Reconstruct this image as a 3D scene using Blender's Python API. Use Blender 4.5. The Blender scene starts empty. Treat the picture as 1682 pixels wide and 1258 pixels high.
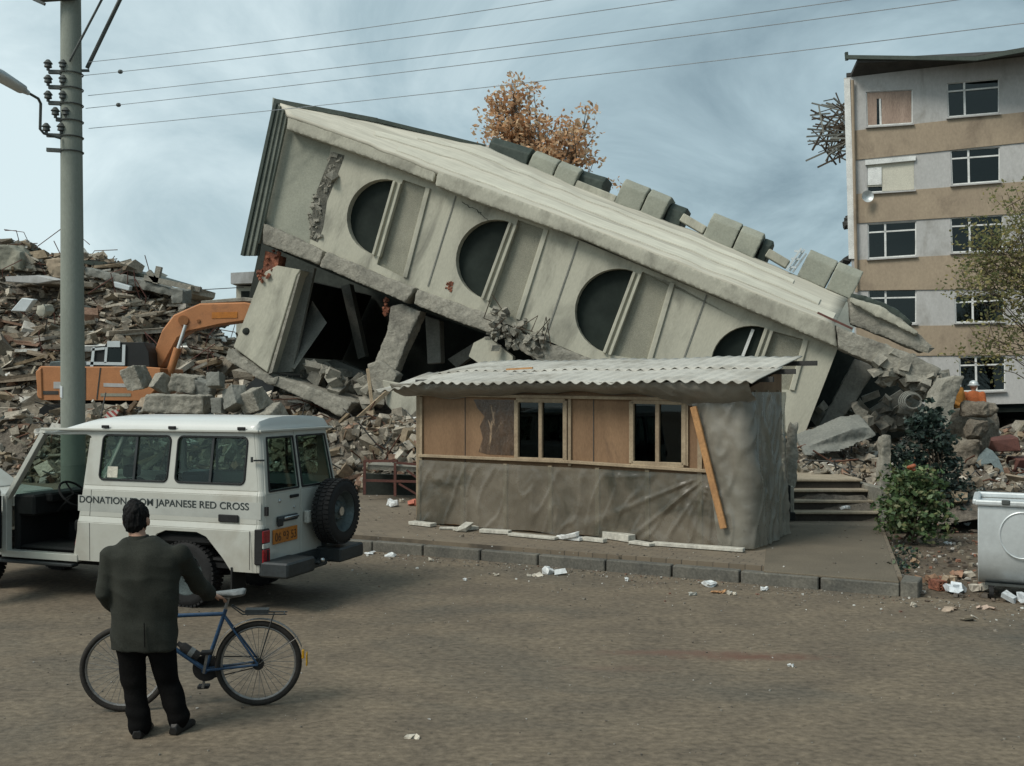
import bpy, bmesh, math, random
from mathutils import Vector, Matrix, Quaternion, noise
from mathutils.geometry import tessellate_polygon

# ------------------------------------------------------------------ camera, world, sun, exposure
SC = bpy.context.scene
COL = SC.collection
F, CU, HV, CH = 1635.0, 841.0, 645.0, 2.48      # focal length (px of the 1682 px photo), centre column, horizon row, eye height
cam_d = bpy.data.cameras.new('camera')
cam_d.lens = 35.0; cam_d.sensor_width = 36.0
cam_d.shift_y = (HV - 629.0) / 1682.0
cam_d.clip_start = 0.1; cam_d.clip_end = 2000
cam = bpy.data.objects.new('camera', cam_d); COL.objects.link(cam)
cam.location = (0, 0, CH); cam.rotation_euler = (math.radians(90), 0, 0)
SC.camera = cam

SUN_EL, SUN_AZ = math.radians(48), math.radians(232)      # azimuth measured from +Y clockwise: the light comes from the left, a little behind the camera
w = bpy.data.worlds.new('World'); SC.world = w; w.use_nodes = True
nt = w.node_tree; nt.nodes.clear()
def N(t, **k):
    n = nt.nodes.new(t)
    for a, b in k.items(): setattr(n, a, b)
    return n
def L(a, b): nt.links.new(a, b)
out = N('ShaderNodeOutputWorld'); bg = N('ShaderNodeBackground'); bg.inputs['Strength'].default_value = 0.10
sky = N('ShaderNodeTexSky'); sky.sky_type = 'NISHITA'; sky.sun_disc = False
sky.sun_elevation = SUN_EL; sky.sun_rotation = SUN_AZ; sky.air_density = 1.0; sky.dust_density = 2.0
tc = N('ShaderNodeTexCoord'); sep = N('ShaderNodeSeparateXYZ'); L(tc.outputs['Generated'], sep.inputs[0])
add = N('ShaderNodeMath', operation='ADD'); add.inputs[1].default_value = 0.48; L(sep.outputs[2], add.inputs[0])
mx = N('ShaderNodeMath', operation='MAXIMUM'); mx.inputs[1].default_value = 0.3; L(add.outputs[0], mx.inputs[0])
dx = N('ShaderNodeMath', operation='DIVIDE'); L(sep.outputs[0], dx.inputs[0]); L(mx.outputs[0], dx.inputs[1])
dy = N('ShaderNodeMath', operation='DIVIDE'); L(sep.outputs[1], dy.inputs[0]); L(mx.outputs[0], dy.inputs[1])
cmb = N('ShaderNodeCombineXYZ'); L(dx.outputs[0], cmb.inputs[0]); L(dy.outputs[0], cmb.inputs[1])
n1 = N('ShaderNodeTexNoise'); n1.inputs['Scale'].default_value = 2.7; n1.inputs['Detail'].default_value = 10; n1.inputs['Roughness'].default_value = 0.6; n1.inputs['Distortion'].default_value = 0.6
L(cmb.outputs[0], n1.inputs['Vector'])
n2 = N('ShaderNodeTexNoise'); n2.inputs['Scale'].default_value = 0.8; n2.inputs['Detail'].default_value = 5; n2.inputs['Roughness'].default_value = 0.5
L(cmb.outputs[0], n2.inputs['Vector'])
# the overcast is thinner (brighter) to the left of the view and heavier to the right
bias = N('ShaderNodeMath', operation='MULTIPLY_ADD'); bias.inputs[1].default_value = -0.62; bias.inputs[2].default_value = 0.0; L(sep.outputs[0], bias.inputs[0])
m1 = N('ShaderNodeMath', operation='MULTIPLY_ADD'); m1.inputs[1].default_value = 1.35; L(n1.outputs['Fac'], m1.inputs[0]); L(bias.outputs[0], m1.inputs[2])
m2 = N('ShaderNodeMath', operation='MULTIPLY_ADD'); m2.inputs[1].default_value = 0.75; L(n2.outputs['Fac'], m2.inputs[0]); L(m1.outputs[0], m2.inputs[2])
rmp = N('ShaderNodeValToRGB'); e = rmp.color_ramp.elements
e[0].position = 0.50; e[0].color = (1.30, 1.86, 2.10, 1)
e[1].position = 1.22; e[1].color = (4.6, 5.45, 5.6, 1)
# a ramp only spans 0..1: bring the mask into it
sc_ = N('ShaderNodeMapRange'); sc_.inputs['From Min'].default_value = 0.68; sc_.inputs['From Max'].default_value = 1.44
L(m2.outputs[0], sc_.inputs['Value']); L(sc_.outputs[0], rmp.inputs[0])
e[0].position = 0.0; e[1].position = 1.0
e2 = rmp.color_ramp.elements.new(0.45); e2.color = (2.6, 3.42, 3.68, 1)
mixc = N('ShaderNodeMix', data_type='RGBA'); mixc.inputs[0].default_value = 0.9
L(sky.outputs[0], mixc.inputs[6]); L(rmp.outputs[0], mixc.inputs[7])
L(mixc.outputs[2], bg.inputs['Color']); L(bg.outputs[0], out.inputs[0])

sun_d = bpy.data.lights.new('sun', 'SUN'); sun_d.energy = 1.5; sun_d.angle = math.radians(22); sun_d.color = (1.0, 0.95, 0.86)
sun = bpy.data.objects.new('sun', sun_d); COL.objects.link(sun)
sd = Vector((math.sin(SUN_AZ) * math.cos(SUN_EL), math.cos(SUN_AZ) * math.cos(SUN_EL), math.sin(SUN_EL)))
sun.rotation_euler = sd.to_track_quat('Z', 'Y').to_euler(); sun.location = sd * 60
SC.view_settings.view_transform = 'Standard'; SC.view_settings.look = 'None'
SC.view_settings.exposure = 0.70; SC.view_settings.gamma = 1.0; SC.view_settings.use_curve_mapping = False
SC.render.engine = 'CYCLES'; SC.cycles.max_bounces = 6; SC.cycles.transparent_max_bounces = 16

# ------------------------------------------------------------------ measuring: a pixel of the photo at a distance Y, or on the ground
def at(u, v, Y): return Vector(((u - CU) / F * Y, Y, CH - (v - HV) / F * Y))
def gp(u, v, z=0.0): return at(u, v, (CH - z) * F / (v - HV))

# ------------------------------------------------------------------ mesh builder
ROOT = {}
class MB:
    def __init__(s): s.v = []; s.f = []; s.c = []; s.col = (1, 1, 1)
    def add(s, vs, fs):
        n = len(s.v); s.v.extend([tuple(p) for p in vs]); s.f.extend([tuple(i + n for i in f) for f in fs]); s.c.extend([s.col] * len(fs))
    def box(s, c, size, R=None):
        c = Vector(c); h = Vector(size) / 2
        p = [Vector((x * h.x, y * h.y, z * h.z)) for x in (-1, 1) for y in (-1, 1) for z in (-1, 1)]
        if R is not None: p = [R @ q for q in p]
        s.add([c + q for q in p], [(0, 1, 3, 2), (4, 6, 7, 5), (0, 4, 5, 1), (2, 3, 7, 6), (0, 2, 6, 4), (1, 5, 7, 3)])
    def beam(s, p0, p1, w, h, up=(0, 0, 1), k=1.0):
        p0, p1 = Vector(p0), Vector(p1); d = (p1 - p0).normalized(); up = Vector(up)
        if abs(d.dot(up)) > 0.98: up = Vector((0, 1, 0)) if abs(d.y) < .9 else Vector((1, 0, 0))
        a = d.cross(up).normalized(); b = a.cross(d).normalized(); P = []
        for p, q in ((p0, 1), (p1, k)):
            for x, y in ((-1, -1), (1, -1), (1, 1), (-1, 1)): P.append(p + a * (x * w / 2 * q) + b * (y * h / 2 * q))
        s.add(P, [(3, 2, 1, 0), (4, 5, 6, 7), (0, 1, 5, 4), (1, 2, 6, 5), (2, 3, 7, 6), (3, 0, 4, 7)])
    def tube(s, pts, r, n=8, closed=False, cap=True):
        pts = [Vector(p) for p in pts]; m = len(pts)
        if not isinstance(r, (list, tuple)): r = [r] * m
        V = []; ref = None
        for i, p in enumerate(pts):
            if closed: d = pts[(i + 1) % m] - pts[i - 1]
            else: d = pts[min(i + 1, m - 1)] - pts[max(i - 1, 0)]
            d.normalize()
            if ref is None:
                ref = Vector((0, 0, 1)) if abs(d.z) < .9 else Vector((1, 0, 0))
            a = (ref - d * ref.dot(d)).normalized(); b = d.cross(a); ref = a
            for k in range(n):
                t = 2 * math.pi * k / n; V.append(p + (a * math.cos(t) + b * math.sin(t)) * r[i])
        Fc = []
        for i in range(m if closed else m - 1):
            j = (i + 1) % m
            for k in range(n):
                l = (k + 1) % n; Fc.append((i * n + k, i * n + l, j * n + l, j * n + k))
        if cap and not closed:
            Fc.append(tuple(range(n - 1, -1, -1))); Fc.append(tuple((m - 1) * n + k for k in range(n)))
        s.add(V, Fc)
    def prism(s, poly, off, holes=()):
        """poly (3-D loop) with holes, extruded by the vector OFF."""
        loops = [[Vector(p) for p in poly]] + [[Vector(p) for p in h] for h in holes]
        off = Vector(off); flat = [p for l in loops for p in l]; n = len(flat)
        tris = tessellate_polygon(loops) if (holes or len(poly) > 4) else ([(0, 1, 2), (0, 2, 3)] if len(poly) == 4 else [(0, 1, 2)])
        if not holes and len(poly) == 4: fr = [(0, 1, 2, 3)]
        else: fr = [tuple(t) for t in tris]
        Fc = list(fr) + [tuple(i + n for i in reversed(t)) for t in fr]; b = 0
        for l in loops:
            k = len(l)
            for i in range(k): Fc.append((b + i, b + (i + 1) % k, b + (i + 1) % k + n, b + i + n))
            b += k
        s.add(flat + [p + off for p in flat], Fc)
    def hull(s, a, b):
        """two matching loops joined (front loop a, back loop b)."""
        k = len(a); tri = [tuple(t) for t in tessellate_polygon([[Vector(p) for p in a]])] if k > 4 else [tuple(range(k))]
        s.add(list(a) + list(b), tri + [tuple(i + k for i in reversed(t)) for t in tri] + [(i, (i + 1) % k, (i + 1) % k + k, i + k) for i in range(k)])
    def loft(s, rings, cap=True):
        n = len(rings[0]); V = [p for r in rings for p in r]; Fc = []
        for i in range(len(rings) - 1):
            for k in range(n):
                l = (k + 1) % n; Fc.append((i * n + k, i * n + l, (i + 1) * n + l, (i + 1) * n + k))
        if cap: Fc.append(tuple(range(n - 1, -1, -1))); Fc.append(tuple((len(rings) - 1) * n + k for k in range(n)))
        s.add(V, Fc)
    def grid(s, fn, nu, nv):
        V = [fn(i / nu, j / nv) for j in range(nv + 1) for i in range(nu + 1)]
        s.add(V, [(j * (nu + 1) + i, j * (nu + 1) + i + 1, (j + 1) * (nu + 1) + i + 1, (j + 1) * (nu + 1) + i) for j in range(nv) for i in range(nu)])
    def ball(s, c, r, nu=12, nv=8, R=None):
        c = Vector(c); r = Vector(r) if hasattr(r, '__len__') else Vector((r, r, r)); V = []
        def q(p):
            p = Vector((p[0] * r.x, p[1] * r.y, p[2] * r.z)); return c + (R @ p if R is not None else p)
        V.append(q((0, 0, -1)))
        for j in range(1, nv):
            a = -math.pi / 2 + math.pi * j / nv
            for i in range(nu):
                b = 2 * math.pi * i / nu; V.append(q((math.cos(a) * math.cos(b), math.cos(a) * math.sin(b), math.sin(a))))
        V.append(q((0, 0, 1))); Fc = []
        for i in range(nu): Fc.append((0, 1 + (i + 1) % nu, 1 + i))
        for j in range(nv - 2):
            for i in range(nu):
                a, b = 1 + j * nu + i, 1 + j * nu + (i + 1) % nu; Fc.append((a, b, b + nu, a + nu))
        t = len(V) - 1; o = 1 + (nv - 2) * nu
        for i in range(nu): Fc.append((t, o + i, o + (i + 1) % nu))
        s.add(V, Fc)
    def chunk(s, c, size, rng, R=None, jag=.28):
        """a broken block: a box with knocked-about corners."""
        c = Vector(c); h = Vector(size) / 2; P = []
        for x in (-1, 1):
            for y in (-1, 1):
                for z in (-1, 1):
                    p = Vector((x * h.x * (1 - rng.random() * jag * 2), y * h.y * (1 - rng.random() * jag * 2), z * h.z * (1 - rng.random() * jag * 1.2)))
                    P.append(c + (R @ p if R is not None else p))
        s.add(P, [(0, 1, 3, 2), (4, 6, 7, 5), (0, 4, 5, 1), (2, 3, 7, 6), (0, 2, 6, 4), (1, 5, 7, 3)])
    def rock(s, c, size, seed, sub=3, rough=.35, R=None):
        bm = bmesh.new(); bmesh.ops.create_icosphere(bm, subdivisions=sub, radius=1.0); c = Vector(c); o = Vector((seed * 7.13, seed * 3.7, seed * 1.9)); V = []
        for v in bm.verts:
            p = v.co.copy(); m = 1 + rough * noise.noise(p * 1.1 + o) + rough * .5 * noise.noise(p * 2.7 + o) + rough * .25 * noise.noise(p * 6 + o)
            q = Vector((max(-.8, min(.8, p.x)), max(-.8, min(.8, p.y)), max(-.75, min(.75, p.z)))) * m
            q = Vector((q.x * size[0] / 1.7, q.y * size[1] / 1.7, q.z * size[2] / 1.7)); V.append(c + (R @ q if R is not None else q))
        s.add(V, [tuple(v.index for v in f.verts) for f in bm.faces]); bm.free()
    def build(s, name, mat, parent=None, smooth=False, bevel=0, local=False, seg=1, angle=40, recalc=True):
        me = bpy.data.meshes.new(name); vs = s.v
        if parent is not None and not local:
            M = ROOT[parent.name].inverted(); vs = [tuple(M @ Vector(v)) for v in vs]
        me.from_pydata(vs, [], s.f)
        if any(c != (1, 1, 1) for c in s.c):
            at_ = me.attributes.new('Col', 'FLOAT_COLOR', 'FACE')
            at_.data.foreach_set('color', [x for c in s.c for x in (c[0], c[1], c[2], 1.0)])
        if recalc:
            bm = bmesh.new(); bm.from_mesh(me); bmesh.ops.recalc_face_normals(bm, faces=bm.faces); bm.to_mesh(me); bm.free()
        if mat is not None: me.materials.append(mat)
        if smooth:
            me.polygons.foreach_set('use_smooth', [True] * len(me.polygons)); me.set_sharp_from_angle(angle=math.radians(angle))
        ob = bpy.data.objects.new(name, me); COL.objects.link(ob)
        if parent is not None: ob.parent = parent; ROOT[ob.name] = ROOT[parent.name]
        else: ROOT[ob.name] = Matrix.Identity(4)
        if bevel:
            b = ob.modifiers.new('bevel', 'BEVEL'); b.width = bevel; b.segments = seg; b.limit_method = 'ANGLE'; b.angle_limit = math.radians(35); b.use_clamp_overlap = True
        return ob
def tag(o, label=None, cat=None, group=None, kind=None):
    if label: o['label'] = label
    if cat: o['category'] = cat
    if group: o['group'] = group
    if kind: o['kind'] = kind
    return o
def thing(name, label, cat, loc=(0, 0, 0), group=None, M=None):
    o = bpy.data.objects.new(name, None); COL.objects.link(o)
    if M is None: M = Matrix.Translation(Vector(loc))
    o.matrix_world = M; o.empty_display_size = .2; ROOT[o.name] = M.copy()
    return tag(o, label, cat, group)
def solo(mb, name, mat, label, cat, group=None, **k):
    """a thing that is one mesh: origin moved to its base."""
    c = Vector((0, 0, 0)); n = max(1, len(mb.v))
    for v in mb.v: c += Vector(v)
    c /= n; c.z = min(v[2] for v in mb.v)
    mb.v = [tuple(Vector(v) - c) for v in mb.v]
    o = mb.build(name, mat, **k); o.location = c; ROOT[o.name] = Matrix.Translation(c)
    return tag(o, label, cat, group)
def erode(o, voxel=.045, amp=.03, seed=0.0, angle=32):
    """knock the edges off a broken concrete part: fine voxels pushed in and out by noise."""
    r_ = o.modifiers.new('r', 'REMESH'); r_.mode = 'VOXEL'; r_.voxel_size = voxel
    for m_ in [m_ for m_ in o.modifiers if m_.type == 'BEVEL']: o.modifiers.remove(m_)
    dg = bpy.context.evaluated_depsgraph_get(); dg.update(); new = bpy.data.meshes.new_from_object(o.evaluated_get(dg)); o.modifiers.clear(); old = o.data
    ns = [v.normal.copy() for v in new.vertices]; sv = Vector((seed, seed * 1.7, 3.1))
    for v, n_ in zip(new.vertices, ns):
        p = v.co + sv; a = noise.noise(p * 2.2); b = noise.noise(p * 6.5); c = noise.noise(p * 15)
        v.co += n_ * (amp * (1.3 * a + .9 * b + .5 * c) - amp * 2.2 * max(0, abs(noise.noise(p * 1.3 + Vector((7, 0, 0)))) - .28))
    new.name = old.name; new.materials.clear(); new.materials.append(old.materials[0]); new.polygons.foreach_set('use_smooth', [True] * len(new.polygons)); new.set_sharp_from_angle(angle=math.radians(angle))
    o.data = new; bpy.data.meshes.remove(old); return o
def lerp(a, b, t): return a + (b - a) * t
def sm(a, b, x):
    t = max(0.0, min(1.0, (x - a) / (b - a))); return t * t * (3 - 2 * t)
def rotm(rng, tilt=.5):
    return Matrix.Rotation(rng.uniform(0, 6.283), 3, 'Z') @ Matrix.Rotation(rng.gauss(0, tilt), 3, 'X') @ Matrix.Rotation(rng.gauss(0, tilt), 3, 'Y')

# ------------------------------------------------------------------ materials
def pm(name, c1, c2=None, scale=2.0, rough=.85, bump=.25, bscale=35, metal=0.0, spec=.3, attr=False, stretch=(1, 1, 1), fine=.25, stain=None, stain_scale=.6, stain_at=(.52, .7), coat=0.0, bdist=.01, rot=(0, 0, 0), pre=None):
    m = bpy.data.materials.new(name); m.use_nodes = True; t = m.node_tree; t.nodes.clear()
    def n(ty, **k):
        x = t.nodes.new(ty)
        for a, b in k.items(): setattr(x, a, b)
        return x
    def l(a, b): t.links.new(a, b)
    o = n('ShaderNodeOutputMaterial'); p = n('ShaderNodeBsdfPrincipled'); l(p.outputs[0], o.inputs[0])
    p.inputs['Roughness'].default_value = rough; p.inputs['Metallic'].default_value = metal; p.inputs['Specular IOR Level'].default_value = spec
    p.inputs['Coat Weight'].default_value = coat
    tc = n('ShaderNodeTexCoord'); mp = n('ShaderNodeMapping'); mp.inputs['Scale'].default_value = stretch; mp.inputs['Rotation'].default_value = rot
    if pre is not None:
        m0 = n('ShaderNodeMapping'); m0.inputs['Rotation'].default_value = pre; l(tc.outputs['Object'], m0.inputs[0]); l(m0.outputs[0], mp.inputs[0])
    else: l(tc.outputs['Object'], mp.inputs[0])
    a = n('ShaderNodeTexNoise'); a.inputs['Scale'].default_value = scale; a.inputs['Detail'].default_value = 8; a.inputs['Roughness'].default_value = .62; l(mp.outputs[0], a.inputs['Vector'])
    mr = n('ShaderNodeMapRange'); mr.inputs['From Min'].default_value = .33; mr.inputs['From Max'].default_value = .67; l(a.outputs['Fac'], mr.inputs['Value'])
    mix = n('ShaderNodeMix', data_type='RGBA'); l(mr.outputs[0], mix.inputs[0])
    c2 = c2 or tuple(x * .72 for x in c1)
    mix.inputs[6].default_value = (*c2, 1); mix.inputs[7].default_value = (*c1, 1); col = mix.outputs[2]
    if attr:
        at_ = n('ShaderNodeAttribute', attribute_name='Col'); mu = n('ShaderNodeMix', data_type='RGBA', blend_type='MULTIPLY'); mu.inputs[0].default_value = 1
        l(at_.outputs['Color'], mu.inputs[6]); l(col, mu.inputs[7]); col = mu.outputs[2]
    if stain:
        s = n('ShaderNodeTexNoise'); s.inputs['Scale'].default_value = stain_scale; s.inputs['Detail'].default_value = 6; s.inputs['Roughness'].default_value = .6; s.inputs['Distortion'].default_value = .5; l(mp.outputs[0], s.inputs['Vector'])
        sr = n('ShaderNodeMapRange'); sr.inputs['From Min'].default_value = stain_at[0]; sr.inputs['From Max'].default_value = stain_at[1]; l(s.outputs['Fac'], sr.inputs['Value'])
        mu = n('ShaderNodeMix', data_type='RGBA'); l(sr.outputs[0], mu.inputs[0]); l(col, mu.inputs[6]); mu.inputs[7].default_value = (*stain, 1); col = mu.outputs[2]
    b = n('ShaderNodeTexNoise'); b.inputs['Scale'].default_value = bscale; b.inputs['Detail'].default_value = 5; b.inputs['Roughness'].default_value = .65; l(mp.outputs[0], b.inputs['Vector'])
    if fine:
        fr = n('ShaderNodeMapRange'); fr.inputs['From Min'].default_value = .3; fr.inputs['From Max'].default_value = .7; fr.inputs['To Min'].default_value = 1 - fine; fr.inputs['To Max'].default_value = 1 + fine; l(b.outputs['Fac'], fr.inputs['Value'])
        mu = n('ShaderNodeVectorMath', operation='SCALE'); l(col, mu.inputs[0]); l(fr.outputs[0], mu.inputs['Scale']); col = mu.outputs[0]
    l(col, p.inputs['Base Color'])
    if bump:
        bp = n('ShaderNodeBump'); bp.inputs['Strength'].default_value = bump; bp.inputs['Distance'].default_value = bdist
        ad = n('ShaderNodeMath', operation='MULTIPLY_ADD'); ad.inputs[1].default_value = .6; l(a.outputs['Fac'], ad.inputs[0]); l(b.outputs['Fac'], ad.inputs[2])
        l(ad.outputs[0], bp.inputs['Height']); l(bp.outputs[0], p.inputs['Normal'])
    return m
def glass(name, tint, gloss=.12, rough=.02):
    m = bpy.data.materials.new(name); m.use_nodes = True; t = m.node_tree; t.nodes.clear()
    o = t.nodes.new('ShaderNodeOutputMaterial'); mx = t.nodes.new('ShaderNodeMixShader'); tr = t.nodes.new('ShaderNodeBsdfTransparent'); gl = t.nodes.new('ShaderNodeBsdfGlossy'); lw = t.nodes.new('ShaderNodeLayerWeight'); lw.inputs[0].default_value = .5; fr = t.nodes.new('ShaderNodeMath'); fr.operation = 'POWER'; fr.inputs[1].default_value = 4.5; t.links.new(lw.outputs['Facing'], fr.inputs[0])
    tr.inputs[0].default_value = (*tint, 1); gl.inputs['Roughness'].default_value = rough; gl.inputs[0].default_value = (.85, .95, .95, 1)
    ad = t.nodes.new('ShaderNodeMath'); ad.operation = 'ADD'; ad.inputs[1].default_value = gloss; ad.use_clamp = True; t.links.new(fr.outputs[0], ad.inputs[0])
    t.links.new(ad.outputs[0], mx.inputs[0]); t.links.new(tr.outputs[0], mx.inputs[1]); t.links.new(gl.outputs[0], mx.inputs[2]); t.links.new(mx.outputs[0], o.inputs[0])
    return m
M = {}
M['asphalt'] = pm('dusty_asphalt', (.178, .142, .099), (.120, .097, .071), scale=1.3, rough=.95, bump=.6, bscale=15, fine=.40, stretch=(.85, 1.2, 1), stain=(.098, .088, .070), stain_scale=.28, stain_at=(.50, .68), bdist=.02)
M['dirt'] = pm('brown_dirt', (.155, .12, .084), (.1, .08, .058), scale=.9, rough=1, bump=.8, bscale=14, fine=.4, bdist=.05)
M['kerb'] = pm('kerb_stone', (.155, .145, .12), (.09, .088, .077), scale=1.6, rough=.9, bump=.5, bscale=30, fine=.3, stain=(.2, .185, .15), stain_at=(.56, .68), stain_scale=1.3)
M['slab'] = pm('path_concrete', (.155, .13, .095), (.115, .098, .073), scale=1.0, rough=.95, bump=.3, bscale=45, fine=.25)
M['paint'] = pm('painted_render', (.47, .455, .37), (.39, .38, .31), scale=.8, rough=.9, bump=.3, bscale=18, fine=.12, stain=(.25, .245, .2), stain_scale=.8, stain_at=(.50, .76))
M['holeshade'] = pm('opening_shade', (.026, .034, .029), (.013, .018, .0155), scale=.9, rough=.7, bump=.1, bscale=6, fine=.1, spec=.12)  # darkness of the window openings, put into a surface colour
M['stipple'] = pm('stippled_render', (.325, .315, .25), (.25, .245, .195), scale=1.2, rough=1, bump=.9, bscale=60, fine=.3, bdist=.02)
M['fascia'] = pm('fascia_render', (.45, .435, .355), (.36, .35, .288), scale=.8, rough=.9, bump=.3, bscale=20, fine=.12, stain=(.3, .285, .235), stain_scale=1.1, stain_at=(.54, .75))
M['roofstrip'] = pm('roof_screed', (.57, .545, .455), (.42, .40, .33), scale=1.0, rough=.9, bump=.3, bscale=12, fine=.12, stretch=(.22, 1, 2.2), rot=(0, math.radians(-22), 0), stain=(.30, .285, .24), stain_scale=.9, stain_at=(.54, .72))
M['rawconc'] = pm('raw_concrete', (.345, .325, .27), (.225, .215, .18), scale=1.6, rough=.95, bump=.9, bscale=16, fine=.22, stain=(.17, .16, .135), stain_scale=1.4, bdist=.03)
M['greyconc'] = pm('grey_concrete', (.24, .24, .21), (.165, .168, .15), scale=1.3, rough=.95, bump=.6, bscale=20, fine=.2, bdist=.02)
M['darkwall'] = pm('shaded_interior', (.042, .048, .041), (.022, .026, .022), scale=1.0, rough=.95, bump=.3, bscale=10, fine=.2)  # set very dark so the shade of unlit interiors sits in the colour
M['edge'] = pm('pale_green_edging', (.20, .215, .18), (.13, .145, .12), scale=2.5, rough=.8, bump=.2, fine=.15)
M['lightplaster'] = pm('old_plaster', (.34, .36, .32), (.24, .26, .235), scale=1.2, rough=.95, bump=.3, fine=.1)
M['endpanel'] = pm('grey_green_render', (.345, .35, .285), (.255, .262, .215), scale=.9, rough=.95, bump=.5, bscale=22, fine=.12, stain=(.19, .2, .165), stain_scale=1.0, stain_at=(.55, .75))
M['flash'] = pm('dark_green_sheet', (.06, .075, .062), (.04, .052, .044), scale=2.5, rough=.6, bump=.2, bscale=12, metal=.2, fine=.2)
M['brick'] = pm('broken_brick', (.34, .13, .075), (.16, .07, .05), scale=5, rough=1, bump=1, bscale=18, fine=.4, bdist=.04)
M['rubble'] = pm('rubble_pieces', (1.1, 1.1, 1.1), (.62, .6, .57), scale=2.2, rough=.95, bump=.8, bscale=12, fine=.3, attr=True, bdist=.03)
M['heap'] = pm('rubble_dust', (.22, .188, .148), (.11, .095, .078), scale=1.8, rough=1, bump=1, bscale=9, fine=.45, bdist=.12)
M['whiteroof'] = pm('white_paint_lit', (.60, .615, .585), (.55, .56, .53), scale=.8, rough=.4, bump=.02, fine=.02, spec=.5, coat=.3)  # same white as the sides, kept lighter to paint in the roof's stronger light
M['white'] = pm('white_paint', (.50, .505, .455), (.43, .43, .38), scale=.8, rough=.38, bump=.02, bscale=30, fine=.02, spec=.5, coat=.35, stain=(.33, .305, .25), stain_scale=1.3, stain_at=(.50, .80))  # base lowered to paint in the dimmer sides; the stain is dirt
M['black'] = pm('black_rubber', (.018, .018, .018), (.012, .012, .012), scale=6, rough=.75, bump=.3, bscale=60, fine=.2)
M['seal'] = pm('window_seal', (.02, .022, .022), rough=.6, bump=0, fine=0)
M['blackmetal'] = pm('black_painted_steel', (.03, .036, .038), (.018, .02, .02), scale=4, rough=.5, bump=.1, spec=.4)
M['interior'] = pm('dark_trim', (.010, .011, .011), (.006, .0065, .0065), scale=4, rough=.8, bump=.2)
M['chrome'] = pm('worn_chrome', (.6, .62, .62), (.45, .47, .47), scale=8, rough=.28, metal=1, bump=.05)
M['rimgrey'] = pm('grey_steel', (.10, .125, .125), (.06, .075, .075), scale=5, rough=.5, metal=.5, bump=.1)
M['carglass'] = glass('car_glass', (.62, .70, .67), .025)
M['dkglass'] = glass('dark_glass', (.30, .36, .35), .03)
M['aptglass'] = glass('window_glass', (.45, .52, .52), .03)
M['red'] = pm('red_lens', (.30, .012, .018), (.2, .01, .012), scale=6, rough=.25, bump=.05, spec=.5)
M['amber'] = pm('amber_lens', (.42, .12, .05), rough=.25, bump=.05, spec=.5)
M['lens'] = pm('clear_lens', (.5, .5, .45), rough=.25, bump=.05, spec=.5)
M['plate'] = pm('orange_plate', (.52, .19, .03), (.38, .14, .03), scale=6, rough=.6, bump=.1)
M['ink'] = pm('dark_lettering', (.035, .045, .045), rough=.6, bump=0, fine=0)
M['stripe'] = pm('pale_grey_stripe', (.46, .47, .43), rough=.5, bump=0, fine=0)
M['ply'] = pm('plywood', (.25, .155, .088), (.18, .108, .06), scale=1.5, rough=.8, bump=.15, bscale=30, fine=.15, stretch=(1.8, 1.8, .5), stain=(.13, .08, .05), stain_scale=1.2, stain_at=(.62, .72))
M['wood'] = pm('weathered_timber', (.38, .30, .20), (.24, .18, .12), scale=3, rough=.85, bump=.3, bscale=30, fine=.2)
M['freshwood'] = pm('orange_timber', (.48, .26, .11), (.34, .18, .08), scale=3, rough=.8, bump=.3, bscale=30, fine=.2)
M['tarp2'] = pm('pale_plastic_sheet', (.32, .30, .25), (.2, .188, .155), scale=1.3, rough=.24, bump=.2, bscale=2.2, fine=.06, spec=.5, bdist=.10)
M['tarp'] = pm('dusty_plastic_sheet', (.25, .225, .18), (.15, .138, .11), scale=1.3, rough=.24, bump=.22, bscale=5, fine=.12, spec=.5, stain=(.045, .056, .048), stain_scale=.75, stain_at=(.50, .66), bdist=.04)
M['eave'] = pm('grey_plastic_sheet', (.26, .24, .20), (.19, .175, .145), scale=2, rough=.38, bump=.4, bscale=6, fine=.12, spec=.5, bdist=.04)
M['corr'] = pm('fibre_cement_sheet', (.53, .515, .46), (.40, .39, .35), scale=1.2, rough=.9, bump=.3, bscale=30, fine=.12, stain=(.29, .275, .235), stain_scale=1.1, stain_at=(.46, .68), spec=.15)
M['orange'] = pm('orange_machine_paint', (.47, .205, .085), (.37, .16, .068), scale=1.5, rough=.55, bump=.15, bscale=20, fine=.1, stain=(.25, .12, .06), stain_scale=1.2, stain_at=(.58, .75))
M['yellow'] = pm('yellow_machine_paint', (.55, .33, .06), (.42, .25, .05), scale=1.5, rough=.55, bump=.15)
M['pole'] = pm('spun_concrete', (.255, .275, .235), (.205, .222, .19), scale=1.2, rough=.9, bump=.2, bscale=40, fine=.1, stretch=(1, 1, .35))
M['steel'] = pm('galvanised_steel', (.10, .11, .105), (.07, .075, .07), scale=6, rough=.6, metal=.4, bump=.1)
M['galv'] = pm('zinc_sheet', (.62, .655, .655), (.52, .55, .55), scale=1.5, rough=.42, metal=.35, bump=.1, bscale=18, fine=.06, stain=(.36, .37, .35), stain_scale=1.6, stain_at=(.58, .75))
M['wire'] = pm('cable_sheath', (.33, .36, .38), rough=.7, bump=0, fine=0)
M['aptwhite'] = pm('white_wall_paint', (.46, .455, .44), (.40, .395, .38), scale=.6, rough=.9, bump=.15, bscale=12, fine=.10, stain=(.27, .26, .235), stain_scale=.9, stain_at=(.50, .72), stretch=(1, 1, .55))
M['aptbrown'] = pm('tan_wall_paint', (.355, .285, .205), (.30, .24, .175), scale=.8, rough=.95, bump=.2, bscale=12, fine=.12, stain=(.21, .165, .122), stain_scale=1.0, stain_at=(.52, .74), stretch=(1, 1, .6))
M['winframe'] = pm('white_window_frame', (.74, .75, .72), rough=.6, bump=.05)
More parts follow.
